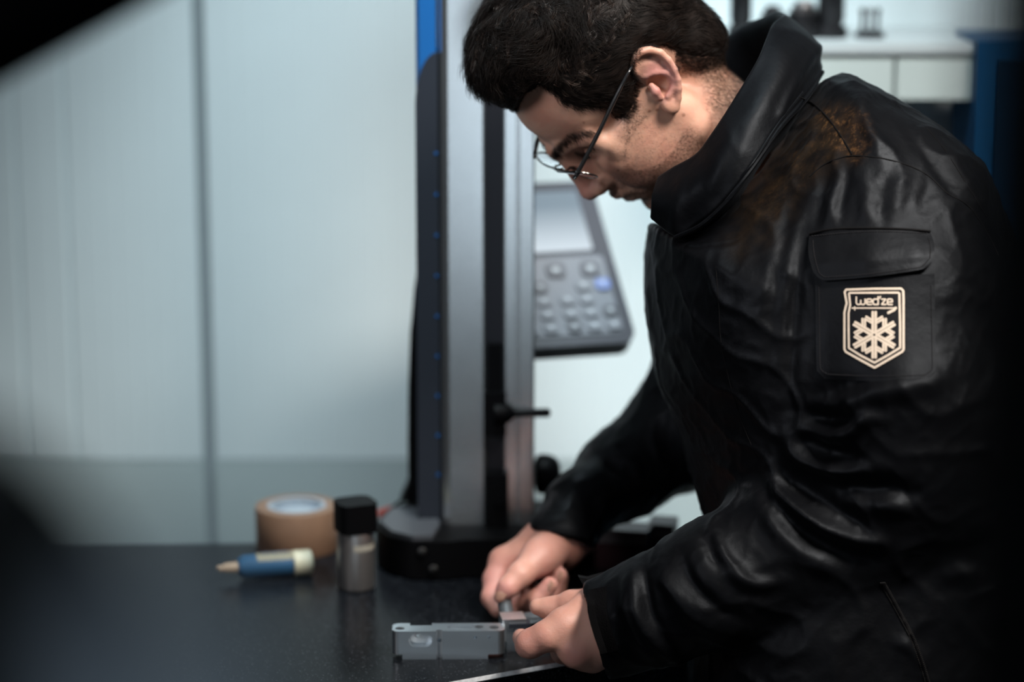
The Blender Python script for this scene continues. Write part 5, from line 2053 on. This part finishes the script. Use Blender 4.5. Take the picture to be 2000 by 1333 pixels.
# second aluminium part behind the stretched finger
ob = on_plane(990, 1278, TZ)
fix = tag(empty('aluminium_bracket', (ob[0] + 0.02, ob[1] + 0.01, TZ)), 'short stepped aluminium bracket between the hands, behind the long part', 'metal part')
KM = Matrix.Translation((ob[0], ob[1] + 0.006, TZ)) @ Matrix.Rotation(math.radians(8), 4, 'Z')
bm = bmesh.new()
prism(bm, [(0, 0), (0.039, 0), (0.039, 0.0095), (0.0175, 0.0095), (0.0175, 0.030), (-0.004, 0.030), (-0.004, 0.0095), (0, 0.0095)], -0.022, 0.0, KM @ Matrix.Rotation(math.radians(90), 4, 'X'))
br = bm_obj('bracket_body', bm, M_MILL, fix, False, bevel=0.0006)
KF = KM @ Matrix(((1, 0, 0, 0), (0, 0, 1, 0), (0, 1, 0, 0), (0, 0, 0, 1)))
cutter(br, lambda bm: [cyl(bm, 0.0085, 0.0195, 0.0024, -0.01, 0.012, KF, 14), box(bm, (0.026, -0.01, -0.01), (0.0285, 0.012, 0.03), KM), box(bm, (0.033, -0.01, -0.01), (0.035, 0.012, 0.03), KM)])
bm = bmesh.new()
box(bm, (0.002, -0.003, 0.0225), (0.021, 0.012, 0.0265), KM)
bm_obj('bracket_jaw', bm, M_COVER, fix, False, bevel=0.0006)
# grey fitting pinched by the far hand
M_FIT = mat('grey_fitting', (0.085, 0.095, 0.105), 0.4, 0.3, noise=0.06)
ft0 = P(988, 1168, 2.222)
fit = tag(empty('grey_fitting', ft0), 'small grey cylindrical fitting with a cross arm, pinched by the far hand', 'fitting')
v0, v1 = Vector(P(984, 1167, 2.222)), Vector(P(993, 1222, 2.200))
ax_ = (v1 - v0).normalized()
RM = Matrix.Translation(v0) @ ax_.to_track_quat('Z', 'Y').to_matrix().to_4x4()
bm = bmesh.new()
Lf = (v1 - v0).length
lathe(bm, [(0.0035, -0.003), (0.0062, -0.001), (0.0066, 0.002), (0.0066, Lf * 0.62), (0.0078, Lf * 0.66), (0.0078, Lf * 0.95), (0.006, Lf)], 24, RM)
fb = bm_obj('fitting_body', bm, M_FIT, fit, True)
bm = bmesh.new()
a0, a1 = Vector(P(996, 1212, 2.203)), Vector(P(1066, 1204, 2.19))
tube(bm, [a0, a0 * 0.7 + a1 * 0.3, a0 * 0.35 + a1 * 0.65, a1], [0.0062, 0.0052, 0.0055, 0.0045], 14)
bm_obj('cross_arm', bm, M_FIT, fit, True)
M_SCREW = mat('bright_screw', (0.55, 0.55, 0.56), 0.3, 1.0)
for q, r in ((P(988, 1196, 2.2145), 0.0042), (P(992, 1217, 2.1930), 0.0058)):
    bm = bmesh.new()
    nrm_ = -Vector(CF) + Vector(CU) * 0.25
    QM = Matrix.Translation(Vector(q)) @ nrm_.to_track_quat('Z', 'Y').to_matrix().to_4x4()
    lathe(bm, [(r, -0.002), (r, 0.0004), (r * 0.75, 0.0008), (r * 0.72, -0.0012)], 18, QM)
    rg = bm_obj('screw_socket', bm, M_SLOT, fit, True)
    bm = bmesh.new()
    lathe(bm, [(r * 0.42, -0.001), (r * 0.42, 0.0008), (r * 0.2, 0.0012)], 12, QM)
    bm_obj('screw_head', bm, M_SCREW, rg, True)

# ================================================================ BACKGROUND RIGHT: cabinet, tool holders, blue machine panel
M_WHITE = mat('white_cabinet', (0.34, 0.38, 0.37), 0.4, noise=0.03, nscale=5)
CYW = WALL_Y - 0.002
cab = tag(empty('wall_cabinet', (0.36, CYW - 0.12, 1.40)), 'white wall cabinet behind the man, with dark tool holders standing on its top', 'cabinet')
cz1 = P(1700, 84, 2.70)[2]
cz0 = P(1700, 178, 2.70)[2]
x0 = P(1395, 100, 2.72)[0]
x1 = P(1868, 100, 2.72)[0]
bm = bmesh.new()
box(bm, (x0, CYW - 0.20, cz0), (x1, CYW, cz1))
cb = bm_obj('cabinet_body', bm, M_WHITE, cab, False, bevel=0.002)
for i in range(3):
    w = (x1 - x0) / 3
    bm = bmesh.new()
    box(bm, (x0 + i * w + 0.002, CYW - 0.212, cz0 + 0.003), (x0 + (i + 1) * w - 0.002, CYW - 0.2005, cz1 - 0.006))
    bm_obj('cabinet_door', bm, M_WHITE, cab, False, bevel=0.002)
bm = bmesh.new()
box(bm, (x0 - 0.004, CYW - 0.215, cz1), (x1 + 0.004, CYW, cz1 + 0.010))
bm_obj('cabinet_top', bm, mat('shelf_grey', (0.34, 0.37, 0.38), 0.5), cab, False, bevel=0.002)
M_TOOL = mat('tool_steel_black', (0.014, 0.014, 0.016), 0.35, 0.5)
M_TOOLS = mat('tool_steel', (0.16, 0.15, 0.15), 0.35, 0.9)
top_z = cz1 + 0.010
specs = [(1455, 'tall black tool holder, leftmost on the white wall cabinet', 0.012, 0.10, 0), (1518, 'black tool holder with a wide flange, second from the left on the cabinet', 0.014, 0.035, 1),
         (1580, 'squat grey collet chuck, third from the left on the cabinet', 0.018, 0.040, 2), (1634, 'tall steel and black tool holder, fourth from the left on the cabinet', 0.015, 0.09, 3),
         (1712, 'small black stand with upright steel prongs, rightmost on the cabinet', 0.016, 0.032, 4)]
for px, lab, r, h, kd in specs:
    xx = P(px, 70, 2.60)[0]
    yy = CYW - 0.135
    t_ = tag(empty('tool_holder' if kd < 4 else 'prong_stand', (xx, yy, top_z)), lab, 'tool holder' if kd < 4 else 'tool stand')
    T_ = Matrix.Translation((xx, yy, top_z))
    bm = bmesh.new()
    if kd == 4:
        lathe(bm, [(r * 1.05, 0), (r * 1.1, 0.003), (r * 0.95, 0.006), (r * 0.4, 0.008)], 24, T_)
    else:
        lathe(bm, [(r * 1.2, 0), (r * 1.25, 0.003), (r * 1.2, 0.012), (r * 0.9, 0.014), (r * 0.9, 0.018), (r, 0.02), (r * 0.98, h * 0.7)], 24, T_)
    bm_obj('flange', bm, M_TOOL, t_, True)
    if kd == 4:
        for k in range(3):
            bm = bmesh.new()
            xo = (k - 1) * 0.0085
            lathe(bm, [(0.0022, 0.006), (0.0022, h * 0.8), (0.0034, h * 0.82), (0.003, h)], 12, T_ @ Matrix.Translation((xo, 0.002 * (k % 2), 0)))
            bm_obj('prong', bm, M_TOOLS if k == 1 else M_TOOL, t_, True)
    else:
        bm = bmesh.new()
        lathe(bm, [(r * 0.8, h * 0.7), (r * 0.8, h * 0.85), (r * 0.6, h * 0.87), (r * 0.5, h)], 24, T_)
        bm_obj('shank', bm, M_TOOLS if kd in (2, 3) else M_TOOL, t_, True)

# blue machine enclosure at the right, behind the man's back
bp0 = P(1915, 80, 2.55)
bl = tag(empty('blue_machine', (bp0[0] + 0.25, bp0[1] + 0.1, 0)), 'tall blue machine enclosure standing behind the back of the man at the right', 'machine')
M_BLUE2 = mat('enclosure_blue', (0.002, 0.040, 0.105), 0.45, spec=0.2)
bm = bmesh.new()
box(bm, (bp0[0], bp0[1], 0.0), (bp0[0] + 0.55, bp0[1] + 0.14, bp0[2]))
eb = bm_obj('enclosure', bm, M_BLUE2, bl, False, bevel=0.004)
bm = bmesh.new()
box(bm, (bp0[0] + 0.022, bp0[1] - 0.006, 0.1), (bp0[0] + 0.53, bp0[1] + 0.001, bp0[2] - 0.02))
bm_obj('door_panel', bm, mat('enclosure_dark', (0.0015, 0.014, 0.035), 0.45, spec=0.15), bl, False, bevel=0.002)

# ================================================================ FOREGROUND, far out of focus
M_FGB = mat('foreground_black', (0.0010, 0.0012, 0.0016), 0.8, spec=0.03)
M_FGG = mat('foreground_grey', (0.022, 0.024, 0.031), 0.7, spec=0.15)
# black machine column at the right
xr = 0.63 * (1925 - 1000) / FOC
fg = tag(empty('machine_column', (xr + 0.15, 0.72, 0)), 'blurred black machine column along the right edge', 'machine column')
bm = bmesh.new()
box(bm, (xr, 0.58, 0.10), (xr + 0.34, 0.645, 2.25))
bm_obj('column', bm, M_FGB, fg, True, bevel=0.012)
bm = bmesh.new()
box(bm, (xr - 0.012, 0.50, 0.0), (xr + 0.36, 0.72, 0.10))
bm_obj('foot', bm, M_FGB, fg, True, bevel=0.006)
# dark grey housing at the lower left
hs = tag(empty('machine_housing', (-0.16, 0.56, 0)), 'blurred dark grey machine housing in the lower left corner', 'machine')
D0 = 0.56
prof = [P(x, y, D0) for x, y in ((-900, 920), (-380, 930), (-180, 975), (-80, 1040), (10, 1130), (80, 1240), (150, 1400), (190, 1700))]
prof2 = [(p_[0], p_[2]) for p_ in prof]
bm = bmesh.new()
pl_ = [(prof2[0][0], 0.0)] + prof2 + [(prof2[-1][0], 0.0)]
prism(bm, pl_, 0.0, 0.16, Matrix(((1, 0, 0, 0), (0, 0, -1, prof[3][1] + 0.08), (0, 1, 0, 0), (0, 0, 0, 1))))
bm_obj('housing', bm, M_FGG, hs, True, bevel=0.006)
# black arm in the upper left corner
ar = tag(empty('boom_stand', (-0.45, 1.2, 0)), 'blurred black boom crossing the upper left corner on its own post', 'boom')
q0, q1 = Vector(P(-440, 278, 1.22)), Vector(P(330, -142, 1.22))
dirv = (q1 - q0).normalized()
bm = bmesh.new()
bm2 = Matrix.Translation(q0) @ dirv.to_track_quat('X', 'Z').to_matrix().to_4x4()
tube(bm, [q0 + Vector((0, 0, 0.0)), q0 + dirv * 0.06, q1], [0.026, 0.0285, 0.0285], 24)
bm_obj('arm', bm, M_FGB, ar, True)
bm = bmesh.new()
tube(bm, [(q0.x, q0.y, 0.0), (q0.x, q0.y, q0.z + 0.02)], 0.022, 24)
bm_obj('post', bm, M_FGB, ar, True)

# grey post very close to the lens, lower left
pt = P(295, 1165, 0.335)
po = tag(empty('camera_side_post', (pt[0], pt[1], 0)), 'blurred thin grey post with a domed top, close to the lens at lower left', 'post')
M_POST = mat('post_grey', (0.50, 0.56, 0.64), 0.6, spec=0.2)
bm = bmesh.new()
lathe(bm, [(0.0095, 0.0), (0.0095, pt[2] - 0.006), (0.008, pt[2] - 0.002), (0.004, pt[2])], 24, Matrix.Translation((pt[0], pt[1], 0)))
bm_obj('post_tube', bm, M_POST, po, True)
bm = bmesh.new()
lathe(bm, [(0.07, 0.0), (0.07, 0.012), (0.06, 0.018), (0.0095, 0.024)], 32, Matrix.Translation((pt[0], pt[1], 0)))
bm_obj('post_base', bm, M_POST, po, True)
